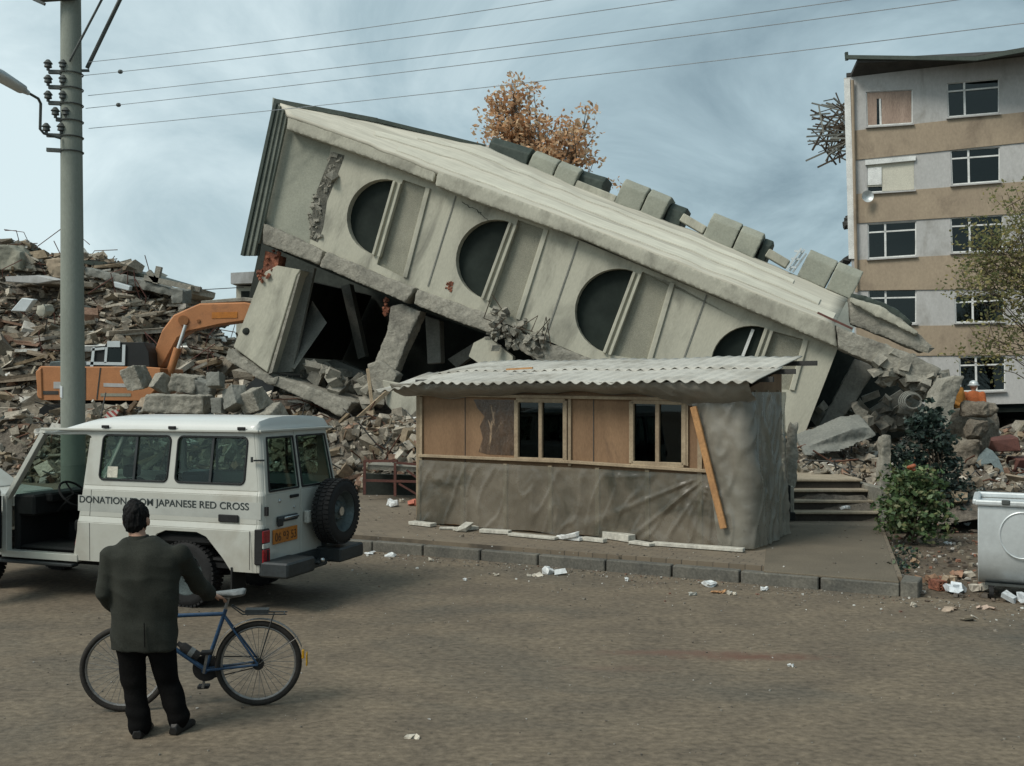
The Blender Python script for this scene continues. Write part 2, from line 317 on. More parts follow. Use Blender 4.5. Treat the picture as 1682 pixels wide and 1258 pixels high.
M['curtain'] = pm('drawn_curtain', (.36, .27, .215), (.26, .19, .15), scale=3, rough=.9, bump=.1, stretch=(1, 1, .2))
M['blind'] = pm('roller_blind', (.55, .53, .44), (.5, .48, .4), scale=2, rough=.8, bump=.1)
M['soffit'] = pm('dark_soffit', (.07, .068, .062), (.04, .04, .038), scale=2, rough=.9, bump=.2)
M['bark'] = pm('tree_bark', (.11, .085, .06), (.06, .047, .035), scale=5, rough=1, bump=1, bscale=20, bdist=.03)
M['autumn'] = pm('autumn_leaf', (1, 1, 1), (.7, .7, .7), scale=2, rough=.7, bump=0, fine=0, attr=True)
M['jacket'] = pm('tweed_jacket', (.035, .037, .030), (.021, .0225, .018), scale=3, rough=.95, bump=.5, bscale=190, fine=.4, spec=.2, bdist=.004)
M['trouser'] = pm('black_trousers', (.0085, .008, .0078), (.005, .005, .005), scale=4, rough=.9, bump=.3, bscale=80, fine=.2, spec=.05)
M['skin'] = pm('skin', (.42, .24, .165), (.36, .2, .135), scale=8, rough=.55, bump=.1, bscale=60, fine=.06)
M['hair'] = pm('dark_hair', (.008, .0075, .007), (.004, .004, .004), scale=10, rough=.7, spec=.15, bump=1, bscale=60, fine=.4, stretch=(1, 1, .3), bdist=.006)
M['shoe'] = pm('black_leather', (.015, .014, .013), rough=.45, bump=.15)
M['shirt'] = pm('pale_shirt', (.45, .44, .4), rough=.8, bump=.1)
M['bikeblue'] = pm('blue_frame_paint', (.018, .06, .13), (.014, .042, .09), scale=5, rough=.35, bump=.05, spec=.5)
M['tyre'] = pm('dusty_tyre', (.035, .031, .026), (.02, .018, .016), scale=6, rough=.85, bump=.3, bscale=80)
M['alloy'] = pm('dull_alloy', (.30, .29, .27), (.2, .19, .18), scale=6, rough=.45, metal=.7, bump=.05)
M['yelplast'] = pm('yellow_reflector', (.60, .33, .03), rough=.4, bump=.05)
M['saddle'] = pm('worn_saddle', (.20, .22, .22), (.12, .13, .13), scale=9, rough=.6, bump=.2)
M['paper'] = pm('litter_white', (1, 1, 1), (.75, .75, .75), scale=6, rough=.7, bump=.3, bscale=15, attr=True)
M['hivis'] = pm('orange_workwear', (.42, .19, .04), (.3, .13, .03), scale=4, rough=.8, bump=.2)
M['redvest'] = pm('red_orange_vest', (.42, .12, .04), rough=.8, bump=.2)
M['rustred'] = pm('red_lead_steel', (.14, .06, .047), (.09, .042, .035), scale=4, rough=.8, bump=.2)
M['leaf'] = pm('green_leaf', (1, 1, 1), (.75, .75, .75), scale=3, rough=.55, bump=0, fine=0, attr=True, spec=.4)

def leafmat(name, k):
    m = bpy.data.materials.new(name); m.use_nodes = True; t = m.node_tree; t.nodes.clear()
    o = t.nodes.new('ShaderNodeOutputMaterial'); mx = t.nodes.new('ShaderNodeMixShader'); d = t.nodes.new('ShaderNodeBsdfDiffuse'); tr = t.nodes.new('ShaderNodeBsdfTranslucent'); a = t.nodes.new('ShaderNodeAttribute'); a.attribute_name = 'Col'
    mx.inputs[0].default_value = k; t.links.new(a.outputs['Color'], d.inputs[0]); t.links.new(a.outputs['Color'], tr.inputs[0]); t.links.new(d.outputs[0], mx.inputs[1]); t.links.new(tr.outputs[0], mx.inputs[2]); t.links.new(mx.outputs[0], o.inputs[0]); return m
M['autumn'] = leafmat('autumn_leaf', .45)

def seethrough(m, k):
    """thin cloudy plastic: part of the light goes straight through the sheet."""
    t = m.node_tree; o = next(n for n in t.nodes if n.type == 'OUTPUT_MATERIAL'); src = o.inputs[0].links[0].from_socket
    mx = t.nodes.new('ShaderNodeMixShader'); tr = t.nodes.new('ShaderNodeBsdfTransparent'); tr.inputs[0].default_value = (.85, .86, .8, 1); mx.inputs[0].default_value = k
    t.links.new(src, mx.inputs[1]); t.links.new(tr.outputs[0], mx.inputs[2]); t.links.new(mx.outputs[0], o.inputs[0])
seethrough(M['tarp'], .38); seethrough(M['tarp2'], .30)
# ------------------------------------------------------------------ ground, road, pavement, kerb
def struct(mb, name, mat, kind='structure', **k):
    o = mb.build(name, mat, **k); o['kind'] = kind; return o
KD = Vector((.894, -.447, 0)); KN = Vector((.447, .894, 0)); K1 = Vector((4.72, 12.1, 0))     # kerb line: direction, inward normal, right-hand end
def kp(s, d, z=0): return K1 + KD * s + KN * d + Vector((0, 0, z))
PZ = .17
g = MB(); g.add([(-400, -60, -.008), (400, -60, -.008), (400, 700, -.008), (-400, 700, -.008)], [(0, 1, 2, 3)]); struct(g, 'ground', M['dirt'])
r = MB()
rng = random.Random(5)
edge = [kp(-60, 0.05, 0)] + [kp(s, .05, 0) for s in (-30, -1, 0)]
s = 0.2
while s < 40:
    edge.append(kp(s, .05 + rng.uniform(-.12, .12), 0)); s += .35
road_poly = edge + [Vector((60, -30, 0)), Vector((-60, -30, 0))]
r.prism(road_poly, (0, 0, -.004)); struct(r, 'road', M['asphalt'])
# a smear of trodden-in brick dust on the road, right of the middle
t = M['asphalt'].node_tree; p_ = next(n for n in t.nodes if n.type == 'BSDF_PRINCIPLED'); src = p_.inputs['Base Color'].links[0].from_socket
tcn = t.nodes.new('ShaderNodeTexCoord'); last = src
for cx, cy, rx, ry, k, col in ((2.25, 9.35, .75, .16, .95, (.135, .075, .053, 1)), (1.55, 9.5, .8, .12, .8, (.14, .085, .062, 1)), (.9, 8.95, .6, .12, .35, (.14, .09, .066, 1))):
    mp_n = t.nodes.new('ShaderNodeMapping'); mp_n.inputs['Location'].default_value = (-cx / rx, -cy / ry, 0); mp_n.inputs['Scale'].default_value = (1 / rx, 1 / ry, 1); t.links.new(tcn.outputs['Object'], mp_n.inputs[0])
    ln = t.nodes.new('ShaderNodeVectorMath'); ln.operation = 'LENGTH'; t.links.new(mp_n.outputs[0], ln.inputs[0])
    nz = t.nodes.new('ShaderNodeTexNoise'); nz.inputs['Scale'].default_value = 5; nz.inputs['Detail'].default_value = 8; nz.inputs['Roughness'].default_value = .75; t.links.new(tcn.outputs['Object'], nz.inputs[0])
    a1 = t.nodes.new('ShaderNodeMath'); a1.operation = 'MULTIPLY_ADD'; a1.inputs[1].default_value = 2.6; t.links.new(nz.outputs['Fac'], a1.inputs[0]); t.links.new(ln.outputs['Value'], a1.inputs[2])
    mr_ = t.nodes.new('ShaderNodeMapRange'); mr_.inputs['From Min'].default_value = 2.45; mr_.inputs['From Max'].default_value = 1.45; mr_.inputs['To Min'].default_value = 0; mr_.inputs['To Max'].default_value = k; t.links.new(a1.outputs[0], mr_.inputs['Value'])
    mi_ = t.nodes.new('ShaderNodeMix'); mi_.data_type = 'RGBA'; t.links.new(mr_.outputs[0], mi_.inputs[0]); t.links.new(last, mi_.inputs[6]); mi_.inputs[7].default_value = col; last = mi_.outputs[2]
t.links.new(last, p_.inputs['Base Color'])
# pavement: small pavers laid in courses
m = bpy.data.materials.new('small_pavers'); m.use_nodes = True; t = m.node_tree; p = t.nodes['Principled BSDF']
tcn = t.nodes.new('ShaderNodeTexCoord'); mp = t.nodes.new('ShaderNodeMapping'); mp.inputs['Rotation'].default_value = (0, 0, math.radians(26.6)); t.links.new(tcn.outputs['Object'], mp.inputs[0])
br = t.nodes.new('ShaderNodeTexBrick'); br.inputs['Scale'].default_value = 1.0; br.inputs['Brick Width'].default_value = .22; br.inputs['Row Height'].default_value = .115; br.inputs['Mortar Size'].default_value = .008
br.inputs['Color1'].default_value = (.19, .152, .108, 1); br.inputs['Color2'].default_value = (.145, .118, .085, 1); br.inputs['Mortar'].default_value = (.075, .063, .048, 1); t.links.new(mp.outputs[0], br.inputs[0])
nz = t.nodes.new('ShaderNodeTexNoise'); nz.inputs['Scale'].default_value = 1.2; nz.inputs['Detail'].default_value = 9; nz.inputs['Roughness'].default_value = .7; t.links.new(tcn.outputs['Object'], nz.inputs[0])
mr = t.nodes.new('ShaderNodeMapRange'); mr.inputs['From Min'].default_value = .42; mr.inputs['From Max'].default_value = .62; t.links.new(nz.outputs[0], mr.inputs[0])
mi = t.nodes.new('ShaderNodeMix'); mi.data_type = 'RGBA'; t.links.new(mr.outputs[0], mi.inputs[0]); t.links.new(br.outputs[0], mi.inputs[6]); mi.inputs[7].default_value = (.185, .15, .106, 1)
t.links.new(mi.outputs[2], p.inputs['Base Color']); p.inputs['Roughness'].default_value = .95
bp = t.nodes.new('ShaderNodeBump'); bp.inputs['Strength'].default_value = .5; bp.inputs['Distance'].default_value = .01; t.links.new(br.outputs['Fac'], bp.inputs['Height']); bp.invert = True; t.links.new(bp.outputs[0], p.inputs['Normal'])
M['paver'] = m
pv = MB(); pv.prism([kp(-60, .16, PZ), gp(1482, 947, PZ), gp(1449, 862, PZ), gp(1449, 862, PZ) + Vector((.5, 2.2, 0)), kp(-60, 7.6, PZ)], (0, 0, -.3)); struct(pv, 'pavement', M['paver'])
pa = MB(); q = [kp(-1.66, .05, PZ + .006), kp(-.02, .05, PZ + .006), gp(1446, 864, PZ + .006), gp(1262, 860, PZ + .006)]; pa.prism(q, (0, 0, -.03)); struct(pa, 'path', M['slab'], bevel=.005)
kb = MB(); s = 0.0; rng = random.Random(3)
while s > -30:
    ln = rng.uniform(.92, 1.06); z = PZ - .016 + rng.uniform(-.006, .006)
    dd = rng.uniform(-.012, .012)
    kb.prism([kp(s - .014, dd, z), kp(s - ln + .014, dd, z), kp(s - ln + .014, .15, z), kp(s - .014, .15, z)], (0, 0, -.35)); s -= ln
kb.prism([kp(0, .0, PZ + .02), kp(.0, .5, PZ + .02), kp(.22, .42, PZ + .02), kp(.2, .02, PZ + .02)], (0, 0, -.35))
struct(kb, 'kerb', M['kerb'], bevel=.012)

# ------------------------------------------------------------------ rubble heaps (terrain)
def hz(X, Y):
    d = Y - (20.6 - .28 * X); u = X / max(Y, 1) * F + CU
    left = 1.75 * sm(1.0, 3.4, d) + .55 * sm(4, 8, d)
    left -= 1.15 * sm(28.0, 30.5, Y) * sm(-8.0, -9.5, X)
    right = (.72 if X < 6.75 else .72 * sm(-2.5, 1.2, d) / max(.001, 1)) * (sm(-1.2, -.4, d) if X < 6.75 else 1) + lerp(.75, .32, sm(7.2, 8.8, X)) * sm(1.5, 5.5, d)
    mid = sm(1.5, 4.5, X)
    z = lerp(left, right, mid)
    top = [(-200, 9.2), (0, 8.9), (100, 8.3), (200, 7.9), (290, 6.6), (360, 5.0), (400, 4.4), (520, 4.0), (700, 3.0), (900, 2.5)]
    H = top[-1][1]
    for (a, ha), (b, hb) in zip(top, top[1:]):
        if u < b: H = lerp(ha, hb, max(0, (u - a) / (b - a))); break
    z += max(0, H - 1.2) * (sm(35, 38.5, Y) * .45 + sm(38.5, 43, Y) * .55) * sm(2, -3, X)
    n = noise.noise(Vector((X * .5, Y * .5, 3))) * .35 + noise.noise(Vector((X * 1.3, Y * 1.3, 8))) * .16
    z += n * min(1.0, max(0, z) / 1.0) * (1 + 1.3 * sm(35, 40, Y))
    return z
hp = MB()
def hq(a, b):
    Y = 17.5 + 33 * b; X = lerp(-34, 26, a); z = hz(X, Y)
    return Vector((X, Y, z - .06 if z > .02 else -.25))
hp.grid(hq, 240, 150)
heap = struct(hp, 'rubble_heap', M['heap'], 'stuff', smooth=True, angle=180)
# ------------------------------------------------------------------ the collapsed building: its facade plane leans over in its own plane
BA = math.radians(16); BN = Vector((math.sin(BA), math.cos(BA), 0)); BC = 24.5
def B(u, v, d=0.0):
    x = (u - CU) / F; Y = (BC + d) / (BN.x * x + BN.y); return Vector((x * Y, Y, CH - (v - HV) / F * Y))
def bp_(pts, d): return [B(u, v, d) for u, v in pts]
bld = thing('collapsed_building', 'two-storey pale concrete building collapsed and leaning steeply to the right, with half-round windows', 'building', B(880, 700, 2))
def slab_part(name, pts, d0, th, mat, holes=(), bevel=0, parent=None):
    mb = MB(); mb.prism(bp_(pts, d0), BN * th, [bp_(h, d0) for h in holes]); o = mb.build(name, M[mat], parent or bld, bevel=bevel)
    if name == 'fascia': erode(o, .05, .005, pts[0][0] * .01, 45)
    if mat == 'rawconc' or name in ('broken_slab', 'inner_wall'): erode(o, .045, .020, pts[0][0] * .01)
    return o
S_ = (B(1000, 420) - B(800, 340)).normalized(); T_ = -(BN.cross(S_)); T_ = T_ if T_.z > 0 else -T_
FR = Matrix(((S_.x, S_.y, S_.z), (BN.x, BN.y, BN.z), (T_.x, T_.y, T_.z)))     # world -> (along the facade, into it, up the leaning wall)
PRE = tuple(FR.to_euler('XYZ'))
M['roofstrip'] = pm('roof_screed', (.60, .57, .475), (.43, .41, .34), scale=1.1, rough=.9, bump=.35, bscale=9, fine=.12, stretch=(.10, 1.6, 2.4), pre=PRE, stain=(.29, .275, .23), stain_scale=1.3, stain_at=(.53, .72))
M['screed2'] = pm('pale_roof_batten', (.62, .60, .50), (.50, .48, .40), scale=1.1, rough=.9, bump=.3, bscale=9, fine=.12, stretch=(.15, 1.5, 1.5), pre=PRE)
M['paint'] = pm('painted_render', (.475, .46, .372), (.405, .392, .318), scale=.8, rough=.9, bump=.3, bscale=18, fine=.10, stretch=(1.5, 1, .5), pre=PRE, stain=(.225, .22, .18), stain_scale=1.0, stain_at=(.49, .72))
M['fascia'] = pm('fascia_render', (.45, .435, .355), (.365, .352, .288), scale=.8, rough=.9, bump=.3, bscale=20, fine=.12, stretch=(1.2, 1, .7), pre=PRE, stain=(.23, .22, .18), stain_scale=1.2, stain_at=(.49, .70))
M['torn'] = pm('torn_render', (.15, .145, .12), (.08, .08, .068), scale=3, rough=1, bump=1, bscale=14, fine=.3, bdist=.04)  # render colour darkened for the shade of the torn hollow
def dwin(a, b, n=18):
    """D-shaped opening: flat jamb from a (top) to b (bottom), half circle on its left; drawn round in the wall plane."""
    A, Bq = B(*a), B(*b); c = (A + Bq) / 2; r = (A - Bq).length / 2; up = (A - Bq).normalized(); lf = BN.cross(up); lf = lf if lf.x < 0 else -lf
    return [c + up * r * math.cos(t) + lf * r * 1.03 * math.sin(t) for t in [math.pi * i / n for i in range(n + 1)]]
WIN = [((646, 296), (611, 417)), ((836, 364), (790, 489)), ((1040, 445), (990, 578)), ((1256, 538), (1213, 660))]
REC = [[(662, 295), (699, 308), (661, 455), (619, 434)], [(851, 361), (893, 376), (846, 524), (803, 504)], [(1055, 446), (1100, 463), (1062, 592), (1005, 583)], [(1268, 543), (1319, 557), (1296, 640), (1232, 640)]]
wall = [(545, 236), (720, 302), (880, 364), (1376, 572), (1319, 719), (1250, 726), (1100, 652), (1000, 602), (900, 560), (818, 526), (683, 482), (535, 418), (508, 404), (517, 340), (534, 290)]
wl = MB(); wl.prism(bp_(wall, 0), BN * .28, [dwin(*w_) for w_ in WIN] + [bp_(r_, 0) for r_ in REC])
W_ = wl.build('wall', M['paint'], bld)
slab_part('end_panel', [(470, 208), (545, 236), (534, 290), (517, 340), (508, 404), (432, 368)], .06, .22, 'endpanel')
for (a, b), r_ in zip(WIN, REC):
    slab_part('recessed_panel', [(u, v) for u, v in r_], .10, .15, 'stipple')
    # jamb: a pair of slim fins right of the opening
    mb = MB()
    for o in (3, 12):
        mb.beam(B(a[0] + o, a[1] + 1 + o * .35, -.02), B(b[0] + o, b[1] + 1 + o * .35, -.02), .075, .14, up=BN)
    mb.build('window_jamb', M['paint'], bld, bevel=.01)
    mb = MB(); ra, rb = r_[1], r_[2]
    mb.beam(B(ra[0] + 5, ra[1] + 1, -.01), B(rb[0] + 5, rb[1] + 1, -.01), .12, .09, up=BN); mb.build('panel_trim', M['paint'], bld, bevel=.01)
# grooves / flat strips between the bays
for a, b in (((749, 322), (703, 470)), ((950, 396), (899, 545)), ((1161, 484), (1112, 620))):
    mb = MB(); mb.beam(B(a[0], a[1], -.004), B(b[0], b[1], -.004), .035, .03, up=BN); mb.build('wall_joint', M['greyconc'], bld)
for k, w_ in enumerate(WIN):
    mb = MB(); q_ = dwin(*w_); mb.prism([p + BN * .24 for p in q_], BN * .015); mb.build('opening_shade_sheet', M['holeshade'], bld)  # opaque sheet closing each opening, coloured like the dark room behind
# pane and frame left in the last window
mb = MB(); mb.beam(B(1237, 541, .16), B(1214, 600, .16), .07, .06, up=BN); fr_ = mb.build('window_frame', M['winframe'], bld)
# torn render around the end panel; the hollow's shade is painted on the strip
slab_part('torn_hollow_shade', [(547, 250), (566, 255), (560, 272), (549, 300), (537, 330), (531, 372), (522, 398), (509, 392), (513, 350), (521, 312), (536, 274)], -.006, .02, 'torn')
rng = random.Random(11); mb = MB()
line = [(560, 254), (548, 262), (541, 285), (528, 310), (519, 330), (515, 352), (514, 372), (520, 392)]
for (u0, v0), (u1, v1) in zip(line, line[1:]):
    for k in range(16):
        t_ = rng.random(); mb.chunk(B(lerp(u0, u1, t_) + rng.uniform(-6, 10), lerp(v0, v1, t_) + rng.uniform(-5, 5), rng.uniform(.0, .12)), (rng.uniform(.06, .2), rng.uniform(.06, .14), rng.uniform(.06, .26)), rng, rotm(rng, .8))
mb.chunk(B(545, 291, -.1), (.34, .25, .26), rng, rotm(rng, .3)); mb.build('torn_render', M['rawconc'], bld)
# fascia in two runs, with the eave overhang
slab_part('fascia', [(473, 186), (600, 233), (717, 280), (711, 299), (600, 257), (470, 212)], -.34, .62, 'fascia', bevel=.03)
slab_part('fascia', [(719, 280), (800, 309), (900, 347), (1371, 533), (1376, 571), (953, 391), (780, 330), (713, 304)], -.40, .68, 'fascia', bevel=.03)
# roof strip rising behind the fascia
A_ = [(474, 186), (600, 233), (718, 280), (900, 347), (1130, 436), (1371, 533)]; K_ = [(458, 168), (600, 196), (792, 238), (945, 305), (1150, 384), (1393, 489)]; dk = [.25, .6, 1.2, 1.35, 1.35, 1.35]
mb = MB(); nseg = 60
def strip(a, b):
    t_ = a * 5; i = min(4, int(t_)); f_ = t_ - i
    p0 = B(lerp(A_[i][0], A_[i + 1][0], f_), lerp(A_[i][1], A_[i + 1][1], f_), -.38); p1 = B(lerp(K_[i][0], K_[i + 1][0], f_), lerp(K_[i][1], K_[i + 1][1], f_), lerp(dk[i], dk[i + 1], f_))
    q_ = p0.lerp(p1, b); st = 0
    return q_ + T_ * (st + .035 * noise.noise(Vector((a * 26, b * 3, 1))))
mb.grid(strip, nseg, 24); o = mb.build('roof', M['roofstrip'], bld, smooth=True, angle=30); so = o.modifiers.new('thickness', 'SOLIDIFY'); so.thickness = .12; so.offset = -1
for b0, b1, a0, a1, up_ in ((.10, .30, .28, .995, .03), (.40, .58, .22, .97, .035), (.70, .80, .30, .93, .03)):
    mb = MB(); n_ = 40; V = []
    for i in range(n_ + 1):
        a = lerp(a0, a1, i / n_); V += [strip(a, b0) + T_ * .005, strip(a, b0) + T_ * up_, strip(a, b1) + T_ * up_, strip(a, b1) + T_ * .005]
    mb.add(V, [(i * 4 + k, i * 4 + k + 1, i * 4 + k + 5, i * 4 + k + 4) for i in range(n_) for k in range(3)]); mb.build('roof_batten', M['screed2'], bld)
mb = MB(); mb.beam(B(451, 166, .2), B(620, 198, .6), .1, .12); mb.beam(B(620, 198, .6), B(796, 241, 1.2), .1, .1); mb.build('roof_edging', M['flash'], bld)
# sheet flashing on the left end
mb = MB()
for k, (a, b) in enumerate((((453, 170), (399, 420)), ((459, 174), (407, 420)), ((465, 180), (416, 420)), ((471, 188), (424, 400)))):
    mb = MB(); mb.beam(B(a[0], a[1], -.3 + .06 * k), B(b[0], b[1], -.3 + .06 * k), .11, .10, up=BN); mb.build('end_flashing', M['flash' if k == 0 else 'edge'], bld, bevel=.01)
slab_part('hanging_sheet', [(421, 330), (436, 362), (428, 402), (425, 420), (398, 420), (408, 372)], -.08, .04, 'flash')
# parapet boxes along the back of the roof strip
def pbox(p0, p1, h=.62, dark_end=0, tone='greyconc', d=1.3):
    a, b = B(*p0, d), B(*p1, d); s_ = (b - a).normalized(); t_ = -(BN.cross(s_)); t_ = t_ if t_.z > 0 else -t_
    prof = [(-.1, 0), (h * .68, 0), (h * .97, .16), (h, .22), (h, .95), (-.1, .95)]
    la = [a + t_ * y + BN * z for y, z in prof]; b2 = b + s_ * dark_end; lb = [b2 + t_ * y + BN * z for y, z in prof]
    mb = MB(); mb.hull(la, lb); o = erode(mb.build('parapet_box', M[tone], bld), .028, .004, p0[0] * .01, 45)
    if dark_end:
        c = [b2 + s_ * .012 + t_ * y + BN * z for y, z in ((.05, .1), (h * .86, .14), (h * .86, .85), (.05, .85))]
        mb = MB(); mb.prism(c, -s_ * .01); mb.build('box_opening', M['darkwall'], o)
    return o
pbox((797, 256), (862, 276), .58, tone='flash'); pbox((866, 274), (906, 290), .52, tone='endpanel'); pbox((908, 291), (942, 305), .52, 0, 'endpanel')  # first box in a dark tone: its shaded front is painted
pbox((946, 307), (986, 319), .50, tone='flash', d=1.5); pbox((1090, 361), (1116, 371), .52, tone='flash', d=1.5); pbox((1244, 421), (1258, 426), .52, tone='flash', d=1.5)  # dark-toned blocks added to paint the shaded ends of the boxes
pbox((1011, 327), (1051, 343), .62, tone='endpanel'); pbox((1053, 344), (1086, 358), .62, 0, 'endpanel')
pbox((1156, 384), (1203, 403), .62, tone='endpanel'); pbox((1205, 404), (1240, 418), .60, 0, 'endpanel')
pbox((1312, 447), (1357, 467), .66, tone='endpanel'); pbox((1359, 468), (1400, 485), .66, tone='endpanel')
mb = MB()
for k, (dd, hh) in enumerate(((1.2, .62), (1.28, .62), (1.4, .55))):
    mb.beam(B(1292 + k * 5, 443 + k * 2, dd), B(1292 + k * 5, 443 + k * 2, dd) + T_ * hh + S_ * .12, .035, .05)
for hh in (.08, .3, .5): mb.beam(B(1291, 443, 1.22) + T_ * hh, B(1304, 448, 1.22) + T_ * (hh + .06), .03, .05)
mb.build('bent_grille', M['galv'], bld)
mb = MB()
for a, b in (((945, 308), (1010, 334)), ((1118, 362), (1156, 384)), ((1258, 420), (1292, 440))): mb = MB(); mb.beam(B(*a, 1.45) + T_ * .08, B(*b, 1.45) + T_ * .08, .25, .22, up=T_); mb.build('parapet_upstand', M['paint'], bld, bevel=.02)
# the floor edge between the storeys, cracked in three, and the crushed stretch
slab_part('floor_edge', [(431, 366), (531, 411), (524, 434), (431, 400)], -.25, .5, 'rawconc', bevel=.04)
slab_part('floor_edge', [(536, 413), (607, 444), (681, 473), (665, 497), (590, 465), (524, 437)], -.32, .6, 'rawconc', bevel=.04)
slab_part('floor_edge', [(684, 474), (750, 498), (822, 521), (809, 549), (735, 522), (680, 500)], -.27, .55, 'rawconc', bevel=.04)
slab_part('floor_edge', [(850, 546), (938, 577), (1040, 620), (1030, 650), (930, 615), (852, 575)], -.2, .5, 'rawconc', bevel=.04)
rng = random.Random(21); mb = MB()
for k in range(170):
    u = rng.uniform(800, 900); v = 535 + (u - 800) * .33 + rng.gauss(0, 14); mb.chunk(B(u, v, rng.uniform(-.35, .2)), (rng.uniform(.06, .3), rng.uniform(.06, .25), rng.uniform(.05, .2)), rng, rotm(rng, .9))
mb.build('crushed_concrete', M['rawconc'], bld)
mb = MB()
for k in range(9):
    u = rng.uniform(806, 900); v = 530 + (u - 806) * .3 + rng.gauss(0, 8); p0 = B(u, v, -.3); mb.tube([p0, p0 + Vector((rng.uniform(-.4, .4), rng.uniform(-.5, -.1), rng.uniform(-.2, .5))), p0 + Vector((rng.uniform(-.5, .5), rng.uniform(-.5, -.2), rng.uniform(-.3, .55)))], .013, 5)
mb.build('bent_rebar', M['bark'], bld)
# inner structure
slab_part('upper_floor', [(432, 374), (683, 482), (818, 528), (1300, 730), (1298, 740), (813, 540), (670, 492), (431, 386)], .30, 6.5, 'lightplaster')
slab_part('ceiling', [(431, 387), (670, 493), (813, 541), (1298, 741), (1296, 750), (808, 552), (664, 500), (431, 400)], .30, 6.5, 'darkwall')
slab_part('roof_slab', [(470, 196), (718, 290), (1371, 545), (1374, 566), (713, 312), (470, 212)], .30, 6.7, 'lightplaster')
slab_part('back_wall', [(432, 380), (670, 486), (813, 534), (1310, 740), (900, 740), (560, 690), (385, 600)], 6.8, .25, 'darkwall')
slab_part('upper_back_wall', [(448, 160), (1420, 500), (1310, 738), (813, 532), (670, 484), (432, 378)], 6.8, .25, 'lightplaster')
for a, b in (((470, 210), (434, 366)), ((730, 318), (690, 470)), ((925, 392), (878, 535)), ((1140, 480), (1090, 640)), ((1350, 575), (1312, 700))):
    mb = MB(); pa_, pb_ = B(*a, .3), B(*b, .3); mb.prism([pa_, pb_, pb_ + BN * 6.4, pa_ + BN * 6.4], S_ * .2); mb.build('partition_wall', M['lightplaster'], bld)
# ground storey: pier, reveal, tilted panel, column, base slabs
slab_part('pier', [(425, 462), (436, 446), (455, 436), (494, 443), (487, 453), (439, 612), (383, 570)], -.02, .55, 'paint', bevel=.02)
rng = random.Random(4); mb = MB()
mb.prism(bp_([(436, 412), (459, 420), (456, 438), (446, 446), (440, 458), (428, 466), (424, 458), (432, 440)], .03), BN * .4)
for k in range(40):
    t_ = rng.random(); mb.chunk(B(lerp(452, 428, t_) + rng.uniform(-9, 9), lerp(412, 462, t_) + rng.uniform(-5, 5), rng.uniform(-.1, .3)), (rng.uniform(.06, .18), rng.uniform(.06, .16), rng.uniform(.05, .11)), rng, rotm(rng, .8))
mb.build('exposed_brickwork', M['brick'], bld); mb = MB()
for k in range(12): mb.chunk(B(738 + rng.uniform(-5, 5), 470 + rng.uniform(-9, 9), .02), (.09, .09, .09), rng, rotm(rng, .8))
mb.build('exposed_brickwork', M['brick'], bld); mb = MB()
for k in range(14): mb.chunk(B(635 + rng.uniform(-5, 3), 505 + rng.uniform(-14, 14), .05), (.09, .1, .1), rng, rotm(rng, .8))
mb.build('exposed_brickwork', M['brick'], bld)
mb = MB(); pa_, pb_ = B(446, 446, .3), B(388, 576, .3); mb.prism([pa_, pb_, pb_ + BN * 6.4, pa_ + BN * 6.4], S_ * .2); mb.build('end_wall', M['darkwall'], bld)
mb = MB(); mb.ball(B(405, 544, -.02), (.12, .05, .1)); mb.build('hole_shade', M['darkwall'], bld)  # dark lump on the pier; its colour stands for the shade in a hole
slab_part('door_reveal', [(495, 444), (517, 440), (480, 610), (441, 614), (470, 530)], .5, .12, 'greyconc')
mb = MB(); mb.hull([B(489, 452, -.06), B(494, 446, -.06), B(447, 612, -.06), B(441, 614, -.06)], [B(489, 452, .4), B(494, 446, .4), B(447, 612, .4), B(441, 614, .4)]); mb.build('door_jamb', M['rawconc'], bld)
mb = MB(); mb.hull([B(513, 494, 1.6), B(537, 530, 1.0), B(484, 606, .4), B(472, 602, .6)], [B(513, 494, 1.66), B(537, 530, 1.06), B(484, 606, .46), B(472, 602, .66)]); mb.build('tilted_panel', M['greyconc'], bld)
slab_part('column', [(660, 499), (691, 511), (668, 562), (648, 612), (628, 606), (615, 594), (634, 545), (641, 502)], -.05, .5, 'rawconc', bevel=.04)
slab_part('inner_post', [(698, 518), (722, 526), (724, 596), (702, 598)], 1.2, .35, 'greyconc', bevel=.02)
slab_part('base_slab', [(374, 571), (447, 622), (458, 616), (452, 632), (441, 632), (369, 590)], -.15, .9, 'rawconc', bevel=.04)
slab_part('base_slab', [(456, 618), (520, 640), (580, 661), (560, 685), (510, 660), (444, 631)], -.1, 1.6, 'rawconc', bevel=.04)
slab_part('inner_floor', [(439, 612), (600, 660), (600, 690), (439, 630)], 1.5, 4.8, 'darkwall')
rng = random.Random(31); mb = MB()
for k in range(70):
    u = rng.uniform(500, 625); v = 600 + (u - 500) * .25 + abs(rng.gauss(0, 16)); mb.chunk(B(u, v, rng.uniform(.3, 2.2)), (rng.uniform(.15, .7), rng.uniform(.15, .5), rng.uniform(.12, .45)), rng, rotm(rng, .7))
mb.build('fallen_masonry', M['rawconc'], bld)
slab_part('broken_column_foot', [(603, 598), (625, 592), (652, 614), (640, 650), (618, 648), (611, 640)], -.25, .45, 'rawconc', bevel=.03)
slab_part('leaning_panel', [(628, 624), (668, 632), (694, 640), (694, 688), (652, 684), (634, 664)], -.6, .2, 'fascia', bevel=.02)
mb = MB(); mb.beam(B(604, 606, -.5), B(614, 690, -1.0), .07, .07); mb.beam(B(586, 688, -1.2), B(640, 640, -.6), .09, .09); mb.build('splintered_timber', M['wood'], bld)
slab_part('spandrel_remnant', [(778, 563), (800, 552), (842, 585), (842, 612), (800, 606), (770, 585)], -.1, .25, 'paint')
